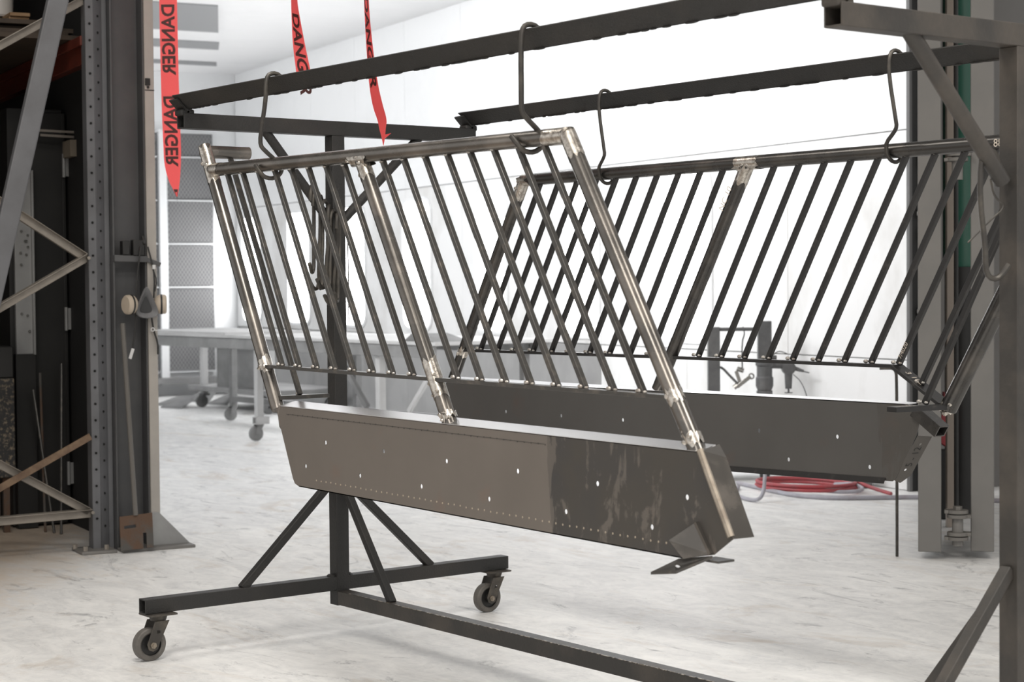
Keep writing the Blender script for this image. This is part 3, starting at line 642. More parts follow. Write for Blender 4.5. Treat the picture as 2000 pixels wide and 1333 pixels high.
# first tape hangs in the booth doorway by the column
dx_, dy_ = .021, .027
t1 = [(x+dx_, y+dy_, z) for x, y, z in ((-2.052, .362, zt), (-2.052, .362, 2.6), (-2.050, .365, 2.1), (-2.046, .370, 1.86), (-2.046, .370, 1.79), (-2.040, .374, 1.715), (-2.033, .380, 1.665), (-2.031, .382, 1.640))]
tape(t1, [.040, .040, .0405, .040, .038, .027, .010, .003], [CA]*8, [('DANGER', zt-2.512), ('DANGER', zt-2.098), ('D', zt-1.676)], 'wide flat red danger tape hanging beside the grey column, lettering seen in reverse', True)
# second tape, twisted, ends behind the front rail
t2 = [(-.590, .183, zt), (-.585, .187, 2.55), (-.583, .187, 2.33), (-.578, .192, 2.25), (-.570, .198, 2.16), (-.556, .208, 2.06), (-.552, .212, 2.02), (-.550, .214, 1.992)]
tape(t2, [.036]*8, [CA-1.25, CA-1.25, CA-1.15, CA-1.0, CA-.78, CA-.62, CA-.5, CA-.5], [('DANGER', zt-2.283)], 'twisted red danger tape hanging behind the front rail, left of the narrow one', False, .25)
# third tape, narrow, torn end in front of the far arm
t3 = [(.175, .020, zt), (.176, .021, 2.50), (.178, .023, 2.20), (.186, .029, 2.06), (.196, .036, 1.93), (.208, .046, 1.85), (.222, .056, 1.80), (.222, .056, 1.772)]
tape(t3, [.036, .036, .036, .036, .036, .036, .030, .020], [CA-1.28]*3+[CA-1.2, CA-1.08, CA-1.0, CA-.95, CA-.9], [('DANGER', zt-2.235)], 'narrow folded red danger tape with a torn end above the far cross arm', False, .2, True)
rl = tag(obj('overhead_pipe', MB().cyl((-3.6, .15, 3.64), (2.4, -.10, 3.60), .03, n=12), 'jamb'), 'thin pipe overhead the tapes hang from', 'pipe')
rl2 = obj('hanger_rod', MB().cyl((-2.3, .09, 3.62), (-2.3, .09, 4.58), .008, n=8).cyl((1.6, -.07, 3.60), (1.6, -.07, 4.58), .008, n=8), 'jamb', rl)
# ================================================================== LEFT: PALLET RACK AND COLUMN
U0 = V((-2.42, .16, 0))
def F(n, z, t=0.0): return U0 + N*n + Z*z + T*t
pr = thing('pallet_rack', F(.2, 0, .5), 'grey pallet rack frame with red beams beside the booth column', 'pallet rack')
for t0, n0, main in ((0, -.02, 1), (0, 1.05, 0), (2.75, -.02, 0), (2.75, 1.05, 0)):
    mb = MB()
    mb.box(F(n0+.0, 2.0, t0+.030), (.075, .040, 4.0), TNZ)
    mb.plate([F(n0-.020, .012, t0-.005), F(n0-.065, .012, t0+.022), F(n0-.065, .012, t0+.075), F(n0-.020, .012, t0+.068)], Z*3.98)
    mb.box(F(n0-.075, 2.0, t0+.05), (.05, .028, 4.0), TNZ)
    up = obj('upright', mb, 'upright', pr, bevel=.003)
    if main:
        ho = MB()
        for i in range(38):
            z = .155+i*.0765
            for a, b, dt in ((F(n0+.0, z, t0-.0085), T, 0), (F(n0-.042, z-.038, t0+.0065), (T*.86-N*.5), 0)): ho.cyl(a, a-b*.003, .0058, n=10)
        obj('punched_holes', ho, 'hole', up, kind='stuff')
        obj('brace_bolt', MB().cyl(F(.001, 1.368, -.02), F(.001, 1.368, .0), .008, n=8).cyl(F(.001, .185, -.02), F(.001, .185, .0), .008, n=8), 'galv', up)
    bpz = obj('base_plate', MB().box(F(n0+.012, .008, t0), (.19, .165, .014), TNZ), 'steel_grey', pr, bevel=.002)
    if main: obj('anchor_bolt', MB().cyl(F(.05, .012, -.06), F(.05, .036, -.06), .011, n=6).cyl(F(.07, .012, .05), F(.07, .034, .05), .011, n=6).cyl(F(-.05, .012, -.055), F(-.05, .036, -.055), .011, n=6), 'galv', bpz)
for a, b, w in (((1.0, 2.02), (.005, 1.368), .038), ((1.0, .80), (.005, 1.368), .038), ((1.0, 1.96), (.0, 2.56), .038), ((1.0, .78), (.008, .185), .038), ((1.02, .155), (.0, .178), .040)):
    obj('brace', MB().bar(F(a[0], a[1], .035), F(b[0], b[1], .035), .030, w).bar(F(a[0], a[1]+w*.5, .015), F(b[0], b[1]+w*.5, .015), .055, .004), 'galv', pr, bevel=.002)
for n0 in (-.035, 1.02):
    obj('rack_beam', MB().box(F(n0, 2.338, 1.38), (2.66, .05, .130), TNZ).box(F(n0+.03, 2.378, 1.38), (2.66, .03, .045), TNZ), 'beam_red', pr, bevel=.004, label='dull red beam')
    obj('rack_beam', MB().box(F(n0, 2.505, 2.70), (.06, .05, .05), TNZ), 'beam_red', pr)
for i, (z, t0, t1, n0, n1) in enumerate(((2.415, .25, 2.60, -.05, 1.0), (2.441, .30, 2.55, .0, 1.0), (2.467, .40, 2.60, -.05, .98), (2.493, .35, 2.5, .02, 1.0))):
    tag(obj('plywood_sheet', MB().box(F((n0+n1)/2, z, (t0+t1)/2), (t1-t0, n1-n0, .022), TNZ), 'ply', bevel=.001), ['bottom brown plywood sheet lying on the red rack beam', 'second brown plywood sheet from the bottom above the red beam', 'third brown plywood sheet in the stack above the red beam', 'topmost brown plywood sheet in the stack, under the pallet'][i], 'plywood', 'plywood sheets on the rack')
pt = thing('wooden_pallet', F(.5, 2.507, 1.4), 'wooden pallet on the plywood stack at the top of the pallet rack', 'pallet')
for i in range(5): obj('deck_board', MB().box(F(.09+i*.2, 2.607, 1.45), (1.1, .10, .018), TNZ), 'wood', pt, bevel=.002)
for i in range(3): obj('bottom_board', MB().box(F(.09+i*.4, 2.516, 1.45), (1.1, .10, .018), TNZ), 'wood', pt, bevel=.002)
for t in (.97, 1.45, 1.93):
    for i in range(3): obj('pallet_block', MB().box(F(.09+i*.4, 2.561, t), (.10, .10, .072), TNZ), 'wood', pt, bevel=.002)
for i, (n, t) in enumerate(((.14, 1.12), (.06, 1.75), (.45, 1.1))):
    pa = tag(obj('pail', MB().lathe(F(n, 2.617, t), Z, [(0, 0), (0, .055), (.01, .062), (.30, .075), (.31, .08), (.33, .08), (.33, 0)], 20), 'white_plastic'), ['white pail on the pallet at the far left corner', 'white pail standing further back on the pallet', 'white pail in the middle of the pallet'][i], 'pail', 'pails on the pallet')
# structural column beside the upright
cl = thing('steel_column', F(-.2, 0, .05), 'dark grey steel column with a light edge plate beside the booth opening', 'column')
mb = MB(); mb.box(F(-.114, 2.2, .06), (.17, .010, 4.4), TNZ); mb.box(F(-.266, 2.2, .06), (.17, .010, 4.4), TNZ); mb.box(F(-.19, 2.2, .07), (.012, .15, 4.4), TNZ)
obj('column_section', mb, 'upright2', cl, bevel=.003)
obj('edge_plate', MB().box(F(-.292, 2.2, -.01), (.05, .045, 4.36), TNZ), 'jamb_tan', cl, bevel=.003, label='light grey edge plate')
obj('latch', MB().box(F(-.282, 2.19, -.040), (.012, .022, .032), TNZ).cyl(F(-.284, 2.165, -.036), F(-.284, 2.165, -.042), .006, n=8), 'black', cl)
obj('joint_strip', MB().box(F(-.292, 2.152, -.0355), (.003, .045, .004), TNZ), 'black', cl)
obj('gusset', MB().plate([F(-.272, .014, -.04), F(-.272, .172, -.04), F(-.306, .170, -.04), F(-.455, .014, -.04)], T*.012), 'jamb', cl, smooth=0, bevel=.001)
obj('base_plate', MB().box(F(-.285, .007, .0), (.22, .35, .014), TNZ), 'steel_grey', cl, bevel=.002)
sb = thing('wall_bracket', F(-.2, 1.36, -.03), 'small dark shelf bracket fixed across the steel column', 'bracket')
obj('shelf_bar', MB().bar(F(-.110, 1.366, -.035), F(-.268, 1.362, -.035), .03, .030).bar(F(-.262, 1.362, -.035), F(-.325, 1.335, -.06), .02, .02), 'upright2', sb, bevel=.002)
obj('clamp_block', MB().box(F(-.165, 1.415, -.03), (.05, .035, .065), TNZ).box(F(-.225, 1.415, -.03), (.05, .055, .075), TNZ).cyl(F(-.25, 1.43, -.06), F(-.25, 1.47, -.03), .008, n=8), 'black', sb, bevel=.004)
# respirator mask hanging on the bracket
rm = thing('respirator_mask', F(-.245, 1.16, -.10), 'grey half-mask respirator with two cream filters hanging on the column', 'respirator')
def mring(pts, off): return [F(n, z, off) for n, z in pts]
TD = [(0, .072), (.10, .070), (.22, .060), (.42, .036), (.62, .012), (.80, -.010), (.95, -.030), (1.0, -.046), (.93, -.058), (.70, -.068), (.38, -.073), (.12, -.0745)]
TDO = [(x*.053, z) for x, z in TD] + [(-x*.053, z) for x, z in TD[::-1][:-1]] + [(0, .0721)]
def teardrop(k, cz=0.0):
    return [(-.247-x*k, 1.160+(z+.01)*k-.01+cz) for x, z in TDO]
mb = MB(); rings = [mring(teardrop(.55, -.004), -.075), mring(teardrop(.66, -.003), -.085), mring(teardrop(.95), -.105), mring(teardrop(1.0), -.098), mring(teardrop(.92), -.07), mring(teardrop(.6), -.04)]
vs = [p for r_ in rings for p in r_]; mb.add(vs, [(i*24+j, i*24+(j+1) % 24, (i+1)*24+(j+1) % 24, (i+1)*24+j) for i in range(5) for j in range(24)])
mb.add(rings[0], [tuple(range(24))])
obj('face_piece', mb, 'mask', rm, smooth=60)
obj('face_opening', MB().plate(mring(teardrop(.54, -.006), -.078), T*.004), 'mask_in', rm, smooth=0)
for sg, nn in ((1, -.190), (-1, -.304)):
    c = F(nn, 1.150, -.07); ax = (N*sg - T*.25).normalized()
    ct = obj('filter_cartridge', MB().lathe(c, ax, [(-.012, 0), (-.012, .026), (0, .041), (.012, .046), (.022, .046), (.036, .045), (.042, .039), (.043, 0)], 20), 'cream', rm)
    obj('cartridge_band', MB().lathe(c, ax, [(.013, .0463), (.013, .0472), (.022, .0472), (.022, .0463)], 20), 'black', ct)
obj('head_strap', MB().rod([F(-.205, 1.17, -.06), F(-.215, 1.29, -.055), F(-.222, 1.36, -.065), F(-.232, 1.42, -.06)], .004, 6, 1).rod([F(-.290, 1.18, -.06), F(-.296, 1.28, -.06), F(-.282, 1.36, -.055), F(-.268, 1.42, -.05)], .004, 6, 1).rod([F(-.294, 1.30, -.06), F(-.306, 1.26, -.06), F(-.296, 1.21, -.06)], .003, 6, 1)
    .rod([F(-.205, 1.12, -.06), F(-.200, 1.02, -.055), F(-.185, .935, -.055)], .005, 6, 1).rod([F(-.275, 1.115, -.06), F(-.288, 1.03, -.055), F(-.308, .97, -.055), F(-.308, .915, -.055)], .0045, 6, 1), 'strap', rm)
obj('strap_clip', MB().bar(F(-.188, .945, -.06), F(-.172, .898, -.06), .014, .006, T).ring(F(-.283, 1.032, -.06), T, .008, .003, 12, 6).bar(F(-.29, 1.03, -.06), F(-.305, 1.027, -.06), .005, .006, T).box(F(-.292, 1.325, -.062), (.01, .014, .02), TNZ), 'clear', rm)
# rusty slotted plate with a rod handle, leaning on the column foot
rp = thing('slotted_plate_tool', F(-.15, .02, -.14), 'rusty slotted steel plate with a tall rod handle leaning on the column foot', 'tool')
pn = lambda n, z: F(n, .017+z, -.155+z*.10)
obj('slotted_plate', MB().plate([pn(-.090, 0), pn(-.090, .155), pn(-.245, .165), pn(-.245, .005), pn(-.213, .005), pn(-.213, .075), pn(-.197, .075), pn(-.197, .003)], T*.008,
    [[pn(-.092-.018, .098), pn(-.092-.018, .112), pn(-.165, .116), pn(-.165, .102)]]), 'rust', rp, smooth=0, bevel=.001)
obj('rod_handle', MB().cyl(F(-.165, .175, -.14), F(-.143, 1.063, -.05), .012, n=10).blob(F(-.165, .19, -.138), .012), 'rod_grey', rp)
# leaning steel tube in front of the rack
ln = tag(obj('leaning_tube', MB().box((0, 0, 0), (0, 0, 0)), 'upright'), 'broad grey steel tube leaning in front of the pallet rack', 'steel tube')
ln.data.clear_geometry()
a, b = F(.795, .002, -.35), F(.065, 3.10, -.35)
lm_ = MB().bar(a+Z*.03, b, .088, .05, T); ln.data.from_pydata([tuple(p) for p in lm_.v], [], lm_.f); ln.data.materials.clear(); ln.data.materials.append(M['upright'])
md_ = ln.modifiers.new('bevel', 'BEVEL'); md_.width = .006; md_.segments = 2
tag(obj('steel_flat', MB().bar(F(1.0, .030, -.03), F(.01, .542, -.03), .012, .032), 'rust_flat', bevel=.002), 'rusty steel flat leaning diagonally across the lower rack brace', 'steel flat')
# dark cabinet and clutter inside the rack bay
cb = thing('black_cabinet', F(-.1, 0, 1.3), 'tall black steel cabinet with long hinges behind the rack upright', 'cabinet')
obj('cabinet_body', MB().box(F(-.005, 1.08, 1.32), (.55, .28, 2.14), TNZ), 'black', cb, bevel=.003)
dd = obj('cabinet_door', MB().box(F(-.147, 1.08, 1.03), (.02, .018, 2.10), TNZ), 'black', cb, bevel=.003)
dd2 = obj('cabinet_door', MB().box(F(-.065, 1.08, 1.035), (.02, .16, 2.10), TNZ), 'black', cb, bevel=.003)
for z in (1.86, 1.07, .27): obj('hinge', MB().cyl(F(-.145, z-.06, 1.01), F(-.145, z+.06, 1.01), .009, n=8).box(F(-.160, z, 1.010), (.006, .018, .11), TNZ), 'jamb', dd)
cp = thing('perforated_channel', F(.06, .9, 1.0), 'grey steel channel with bright bolt holes standing in the rack bay', 'steel channel')
obj('channel', MB().box(F(.075, 1.36, 1.0), (.03, .085, .94), TNZ).box(F(.030, 1.36, .985), (.06, .012, .94), TNZ), 'jamb', cp, bevel=.003)
bl = MB()
for n, z in ((.085, 1.52), (.06, 1.47), (.053, 1.50), (.067, 1.47), (.053, 1.44), (.062, 1.40), (.09, 1.41), (.088, 1.35), (.09, 1.10), (.06, 1.09), (.052, 1.01)): bl.cyl(F(n, z, .982), F(n, z, .976), .007, n=8)
obj('bolt_hole', bl, 'shiny', cp, kind='stuff')
obj('channel_foot', MB().box(F(.075, .45, 1.0), (.06, .10, .89), TNZ), 'black', cp)
bn = thing('scrap_bin', F(.35, 0, 1.0), 'black bin with speckled lining at the left edge of the rack bay', 'bin')
obj('bin_body', MB().box(F(.31, .53, 1.0), (.30, .30, .50), TNZ), 'gravel', bn, bevel=.006)
obj('bin_top', MB().box(F(.34, .86, 1.0), (.28, .36, .16), TNZ), 'black', bn, bevel=.006)
for n_, t_ in ((.20, .90), (.42, .90), (.20, 1.12), (.42, 1.12)): obj('bin_leg', MB().box(F(n_, .14, t_), (.03, .03, .28), TNZ), 'rust', bn)
for i, (n0, n1, zt_) in enumerate(((.03, .02, .80), (.0, .07, .72), (-.02, -.06, .85))):
    tag(obj('steel_rod', MB().cyl(F(n0, .002, .80-.06*i), F(n1, zt_, .90-.06*i), .007, n=8), 'rust' if i == 0 else 'bar'), ['brown rod standing among the dark offcuts in the rack bay', 'dark rod leaning left in the rack bay', 'dark rod leaning right in the rack bay'][i], 'rod', 'rods in the rack bay')
for i, (z, n0, n1) in enumerate(((2.03, .09, -.24), (2.005, .0, -.22))):
    c_ = thing('bar_clamp', F(.0, z, .9), ['upper bar clamp hanging level behind the leaning tube', 'lower bar clamp with curved jaw behind the leaning tube'][i], 'clamp', 'bar clamps in the rack bay')
    obj('clamp_bar', MB().bar(F(n0, z, .9), F(n1, z-.008, .9), .010, .012), 'galv', c_); obj('clamp_jaw', MB().box(F(n0 if i == 0 else n1+.03, z-.012, .9), (.03, .025, .055), TNZ), 'galv' if i == 0 else 'bar', c_, bevel=.004)
tag(obj('carton', MB().box(F(-.20, 1.94, .93), (.16, .12, .085), TNZ), 'card', bevel=.002), 'small tan carton tucked against the rack upright', 'box')
# ================================================================== RIGHT: FOLDED DOOR LEAVES
def leaf(p, d, name, label, ln=2.26):
    """100 mm thick door leaf seen edge on; p = near bottom edge centre, d = direction it runs back"""
    p, d = V(p), V(d).normalized(); x = V((-d.y, d.x, 0)); x = x if x.dot(cr) > 0 else -x
    th = thing(name, p, label, 'door leaf', None)
    obj('door_stile', MB().box(p+d*.05+Z*(.035+2.1), (.10, .100, 4.2), (d, x, Z)), 'steel_grey', th, bevel=.004)
    obj('door_skin', MB().box(p+d*(.11+ln/2)+Z*(.05+2.1), (ln, .086, 4.17), (d, x, Z)), 'steel_grey', th, bevel=.002)
    return th, p, d, x
l1, p1, d1, x1 = leaf((.250, 2.892, 0), (-.640, .768, 0), 'folding_door_leaf', 'grey folding door leaf seen edge on, left of the hinge knuckles')
l2, p2, d2, x2 = leaf((.392, 3.074, 0), (-.612, .790, 0), 'folding_door_leaf', 'grey folding door leaf seen edge on, right of the hinge knuckles', .5)
pc = (p1+p2)/2+V((.012, -.004, 0))
for i, zc in enumerate((.155, 1.76)):
    hg = thing('door_hinge', pc+Z*zc, ['heavy grey knuckle hinge with bolt low between the door leaves near the floor', 'heavy grey knuckle hinge high between the door leaves'][i], 'hinge', 'knuckle hinges of the folding door')
    for dz, sg in (((.060, -1), (.040, 1), (-.038, 1), (-.058, -1)) if i == 0 else ((.020, 1), (-.002, -1))):
        c = pc+Z*(zc+dz)
        obj('hinge_lug', MB().cyl(c-Z*.008, c+Z*.008, .046, n=20).box(c+x1*(sg*.042)+d1*.004, (.05, .03, .015), (d1, x1, Z)), 'hinge_grey', hg, bevel=.002)
    obj('hinge_pin', MB().cyl(pc+Z*(zc-.09), pc+Z*(zc+.05), .024, n=16), 'steel_grey', hg)
    obj('hinge_bolt', MB().cyl(pc+Z*(zc+.068), pc+Z*(zc+.084), .020, n=6).cyl(pc+Z*(zc-.084), pc+Z*(zc-.066), .018, n=6), 'hinge_grey', hg)
dg = tag(obj('drop_rod', MB().rod([(.045, 2.80, .842), (.062, 2.824, .842), (.080, 2.846, .842), (.088, 2.856, .832), (.092, 2.859, .80), (.092, 2.859, .4), (.092, 2.859, .001)], .0068, 8, 2), 'hook'), 'thin steel rod with a bent top standing in the floor beside the folding door', 'rod')
# foam packing caught in the gap beside the jamb
for i, z in enumerate((1.98, 1.92, 1.62, 1.50, 1.05)):
    tag(obj('foam_scrap', MB().blob(B(-.05, -.05-.01*(i % 2), z), .03, .025, .028+.02*(i % 2), 7, 5), 'foam'), ['largest white foam scrap stuck in the door jamb gap, near the top', 'white foam scrap just under the largest one in the jamb gap', 'small white foam scrap beside the hanging panel top tube', 'small white foam scrap in the jamb gap behind the bars', 'lowest white foam scrap in the jamb gap'][i], 'foam scrap', 'foam scraps in the jamb gap')
# things seen through the gap between the leaves
gt = thing('green_tank', (-.68, 4.27, 0), 'glossy green painted tank seen between the folding door leaves', 'tank')
gx = V((-.68, 4.27, 0))
obj('tank_body', MB().lathe(gx, Z, [(1.30, 0), (1.30, .085), (1.34, .10), (3.4, .10), (3.4, 0)], 28), 'green', gt)
obj('tank_skirt', MB().lathe(gx, Z, [(0.0, 0), (0.0, .09), (1.30, .09), (1.30, 0)], 24), 'black', gt)
tag(obj('tan_board', MB().box((-.392, 3.815, 1.55), (.034, .035, 3.1), (cr, cf, Z)), 'tan', bevel=.002), 'tan wooden board standing between the folding door leaves', 'board')
tag(obj('black_pipe', MB().cyl((-.45, 3.93, 0), (-.45, 3.93, 3.3), .016, n=12), 'black'), 'black pipe standing between the tan board and the green tank', 'pipe')
tag(obj('red_jack', MB().plate([V((-.60, 4.03, 0))+cr*a+Z*z for a, z in ((-.03, .40), (.03, .36), (.035, .50), (.0, .66), (-.02, .50))], cf*.05), 'hose_red', smooth=0, bevel=.004), 'small red jack head low between the folding door leaves', 'jack')
tag(obj('black_stand', MB().box(V((-.60, 4.03, .18))+cf*.025, (.07, .07, .36), (cr, cf, Z)), 'black', bevel=.004), 'black block standing under the red jack head between the door leaves', 'stand')
# ================================================================== BOOTH CONTENTS
tbz = .835
TX0, TX1, TY0, TY1 = -9.6, -4.69, 3.70, 4.75
tbn = thing('work_table', ((TX0+TX1)/2, (TY0+TY1)/2, 0), 'long dusty steel work table on casters inside the white booth', 'table')
obj('table_top', MB().box(((TX0+TX1)/2, (TY0+TY1)/2, tbz-.012), (TX1-TX0, TY1-TY0, .025)), 'dusty_haze_white', tbn, bevel=.003)
obj('table_apron', MB().box(((TX0+TX1)/2, TY0+.03, tbz-.068), (TX1-TX0-.1, .04, .085)), 'dusty_haze_grey', tbn, bevel=.003)
obj('table_apron', MB().box(((TX0+TX1)/2, TY1-.03, tbz-.068), (TX1-TX0-.1, .04, .085)), 'dusty_haze_grey', tbn, bevel=.003)
for i, (lx, ly) in enumerate(((-7.22, TY0+.06), (-5.46, TY0+.06), (-9.3, TY0+.06), (-4.95, TY1-.08), (-7.2, TY1-.08), (-9.3, TY1-.08))):
    lg = obj('leg', MB().hollow((lx, ly, .13), (lx, ly, tbz-.03), .055, .004, X), 'dusty_haze_white' if i < 2 else 'dusty_haze_grey', tbn, bevel=.002)
    obj('caster_wheel', MB().lathe((lx-.018, ly-.03, .06), X, [(0, .012), (0, .045), (.003, .058), (.033, .058), (.036, .045), (.036, .012)], 20).plate([(lx-.026, ly+.03, .13), (lx-.026, ly-.03, .13), (lx-.026, ly-.05, .06), (lx-.026, ly-.02, .05)], (-.003, 0, 0)).plate([(lx+.024, ly+.03, .13), (lx+.024, ly-.03, .13), (lx+.024, ly-.05, .06), (lx+.024, ly-.02, .05)], (.003, 0, 0)), 'dusty_haze_grey', lg)
    if i < 2: obj('socket_hole', MB().hollow((lx+.03, ly-.06, .165), (lx+.03, ly+.06, .165), .06, .006), 'dusty_haze_white', lg)
obj('cross_brace', MB().bar((-4.80, TY0+.06, .64), (-5.10, TY0+.06, .34), .03, .03), 'dusty_haze_white', tbn)
obj('cross_brace', MB().bar((-6.0, TY0+.10, .62), (-5.70, TY0+.10, .34), .03, .04), 'dusty_haze_dark', tbn)
obj('lower_rail', MB().bar((-9.3, TY1-.08, .2), (-4.95, TY1-.08, .2), .05, .05), 'dusty_haze_grey', tbn)
tag(obj('sheet_metal', MB().box((-8.4, 4.1, tbz+.010), (1.5, .8, .02)), 'dusty_haze_white'), 'pale sheet lying on the far end of the booth work table', 'sheet')
tag(obj('folded_sheet', MB().plate([(-5.10, 3.72, tbz+.002), (-4.72, 3.72, tbz+.002), (-4.80, 3.72, tbz+.016), (-5.0, 3.72, tbz+.055)], (0, .3, 0)), 'dusty_haze_dark', smooth=0), 'dark folded sheet offcut on the right end of the booth work table', 'sheet')
ct = thing('steel_cart', (-10.9, 5.6, 0), 'low dusty steel cart on casters at the filter end of the booth', 'cart')
obj('cart_frame', MB().box((-10.5, 5.7, .20), (1.6, .9, .05)).box((-10.5, 5.26, .70), (1.6, .05, .05)), 'dusty_haze_grey', ct, bevel=.004)
for lx, ly in ((-11.15, 5.35), (-9.8, 5.35), (-11.15, 6.05), (-9.8, 6.05)):
    lg = obj('leg', MB().hollow((lx, ly, .14), (lx, ly, .78), .06, .004, X), 'dusty_haze_white', ct)
    obj('caster_wheel', MB().lathe((lx-.02, ly-.03, .065), X, [(0, .012), (0, .05), (.003, .063), (.037, .063), (.04, .05), (.04, .012)], 18).box((lx, ly, .13), (.08, .08, .02)), 'dusty_haze_dark', lg)
obj('cart_panel', MB().box((-10.4, 5.35, .45), (.9, .03, .45)), 'dusty_haze_dark', ct)
for i, (x, y, w, h) in enumerate(((-11.75, 5.1, .5, .10), (-11.35, 4.95, .3, .07), (-12.1, 5.6, .4, .16), (-11.5, 5.55, .3, .12))):
    tag(obj('floor_offcut', MB().plate([(x, y, .003), (x+w, y+.08, .003), (x+w*.8, y+.25, h), (x+.05, y+.2, h*.7)], (0, .03, .02)), 'dusty_haze_grey', smooth=0), ['long pale offcut at the foot of the filter wall', 'short pale offcut nearest the cart casters', 'tall pale offcut against the filter wall', 'pale offcut lying behind the cart wheel'][i], 'offcut', 'offcuts on the booth floor')
# pump stand by the right wall
ps = thing('pump_stand', (-2.70, 4.60, 0), 'grey two-post pump stand with pipe fittings by the booth wall', 'pump stand')
c1, c2 = V((-2.80, 4.50, 0)), V((-2.605, 4.75, 0)); dv = (c2-c1).normalized()
obj('stand_post', MB().box(c1+Z*.545, (.075, .06, .81), (dv, V((-dv.y, dv.x, 0)), Z)), 'pump', ps, bevel=.004)
obj('stand_post', MB().box(c2+Z*.86, (.085, .06, .25), (dv, V((-dv.y, dv.x, 0)), Z)), 'pump', ps, bevel=.004)
obj('cross_rod', MB().cyl(c1+Z*.935, c2+Z*.935, .012, n=10), 'pump', ps)
obj('pump_cylinder', MB().lathe(c2, Z, [(.14, 0), (.14, .05), (.55, .05), (.55, .043), (.58, .055), (.63, .055), (.64, .048), (.70, .048), (.71, .056), (.735, .056), (.735, .03), (.77, .03), (.77, 0)], 20), 'pump', ps)
q1 = V((-2.515, 4.87, .69))
obj('pipe_fitting', MB().cyl(c2+Z*.715, q1+Z*.02, .026, n=14).cyl(c2+Z*.755-dv*.01, c2+dv*.075+Z*.755, .016, n=10), 'pump', ps)
rg = obj('regulator', MB().cyl(q1-cf*.03, q1+cf*.04, .042, n=18).cyl(q1+Z*-.03, q1+Z*-.13, .026, .02, n=14).cyl(q1-Z*.13, q1-Z*.155, .006, n=8).bar(q1-Z*.155-dv*.025, q1-Z*.155+dv*.025, .006, .006).cyl(q1+dv*.03, q1+dv*.09-cf*.03-Z*.02, .016, .008, n=10).cyl(q1+dv*.08-cf*.03-Z*.02, q1+dv*.12-cf*.06-Z*.03, .004, n=6), 'pump', ps)
obj('thin_tube', MB().rod([q1+dv*.03-Z*.04, q1+dv*.08-cf*.03-Z*.09, q1+dv*.11-cf*.08-Z*.2, q1+dv*.12-cf*.12-Z*.34], .003, 6, 2).rod([c2+dv*.05+Z*.77, c2+dv*.09+Z*.80, c2+dv*.14+Z*.78], .003, 6, 2), 'pump', ps)
obj('stand_base', MB().box((c1+c2)/2+Z*.125, (.50, .34, .03), (dv, V((-dv.y, dv.x, 0)), Z)).cyl(c1+dv*.04+Z*.11, c1+dv*.04+Z*.002, .045, .02, n=12).cyl(c2-dv*.0+Z*.11, c2+Z*.002, .045, .03, n=12), 'pump', ps, bevel=.003)
tag(obj('wire_hook', MB().rod([c1*.42+c2*.58+Z*.95, c1*.40+c2*.60+Z*.93, c1*.39+c2*.61+Z*.90, c1*.44+c2*.56+Z*.86, c1*.44+c2*.56+Z*.69, c1*.42+c2*.58+Z*.665], .0045, 6, 1), 'pump'), 'bent wire hook on the cross rod of the pump stand', 'hook')
sg_ = thing('spray_gun', c1*.45+c2*.55+Z*.62, 'small chromed spray gun hanging from the wire hook on the pump stand', 'spray gun')
g0 = c1*.45+c2*.55+Z*.62
obj('gun_body', MB().bar(g0-dv*.03-Z*.045, g0+dv*.055+Z*.02, .025, .025).bar(g0-dv*.01-Z*.02, g0-dv*.035+Z*.055, .02, .022).cyl(g0-dv*.03+Z*.07, g0+dv*.012+Z*.055, .016, n=10), 'shiny', sg_, bevel=.003)
obj('gun_trigger', MB().ring(g0+dv*.06+Z*.02, cf, .016, .005, 14, 6).cyl(g0-dv*.05-Z*.05, g0-dv*.03-Z*.035, .018, n=10), 'shiny', sg_)
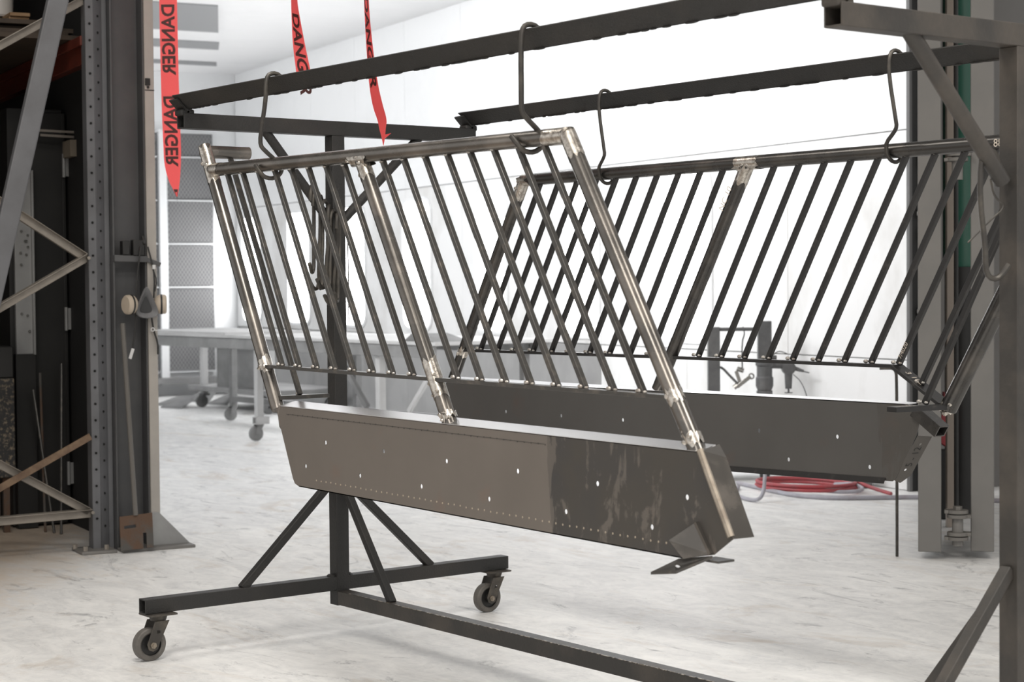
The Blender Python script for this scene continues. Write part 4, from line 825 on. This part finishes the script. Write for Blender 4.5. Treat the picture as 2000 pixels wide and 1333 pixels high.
obj('gun_hose', MB().rod([g0-dv*.02-Z*.03, g0-dv*.07+Z*.02, g0-dv*.12+Z*.075, g0-dv*.15+Z*.08], .008, 6, 1), 'pump', sg_)
# hoses on the booth floor
def hose(pts, mat, label, r=.011):
    return tag(obj('air_hose', MB().rod(pts, r, 8, 2), mat), label, 'hose', 'hoses on the booth floor')
def coil(c, a, b, turns, ph, tail, r=.012):
    pts = []
    for i in range(int(turns*14)+1):
        an = ph+2*math.pi*i/14; pts.append((c[0]+a*math.cos(an)*(1-.02*i/14), c[1]+b*math.sin(an), r+.022*(i/14)))
    return pts+tail
hose(coil((-1.98, 4.46), .34, .25, 2.1, .4, [(-1.6, 4.62, .03), (-1.45, 4.60, .014)]), 'hose_red', 'red air hose coiled on the booth floor under the back trough')
hose([(-2.45, 4.36, .012), (-2.15, 4.26, .012), (-1.92, 4.18, .012), (-1.72, 4.14, .012), (-1.52, 4.22, .012), (-1.38, 4.42, .012), (-1.25, 4.62, .012), (-1.0, 5.0, .012) if False else (-1.10, 4.66, .012), (-.6, 4.95, .012)], 'hose_grey', 'grey and red air hose running straight along the floor towards the door leaves', .013)
hose([(-2.30, 4.22, .012), (-2.08, 3.96, .012), (-1.86, 3.83, .012), (-1.72, 3.80, .012), (-1.73, 3.86, .05), (-1.80, 3.94, .16), (-1.86, 4.02, .27), (-1.95, 4.10, .30), (-2.2, 4.4, .22), (-2.45, 4.58, .16)], 'hose_grey', 'grey hose looping up from the floor in front of the pump stand')
hose([(-2.0, 4.34, .015), (-1.95, 4.22, .05), (-1.80, 4.30, .04), (-1.66, 4.38, .02), (-1.55, 4.50, .03), (-1.72, 4.60, .05), (-1.9, 4.62, .03)], 'hose_grey', 'short grey hose looped over the red coil')
for i, (x, y, w, h) in enumerate(((-2.25, 4.87, .22, .14), (-1.88, 4.80, .16, .11))):
    tag(obj('valve_block', MB().box((x, y, h/2), (w, .10, h), (X*.98+Y*-.17, X*.17+Y*.98, Z)), 'dusty_haze_dark', bevel=.012), ['dark block behind the red hose coil, left one', 'dark block behind the red hose coil, right one'][i], 'block')
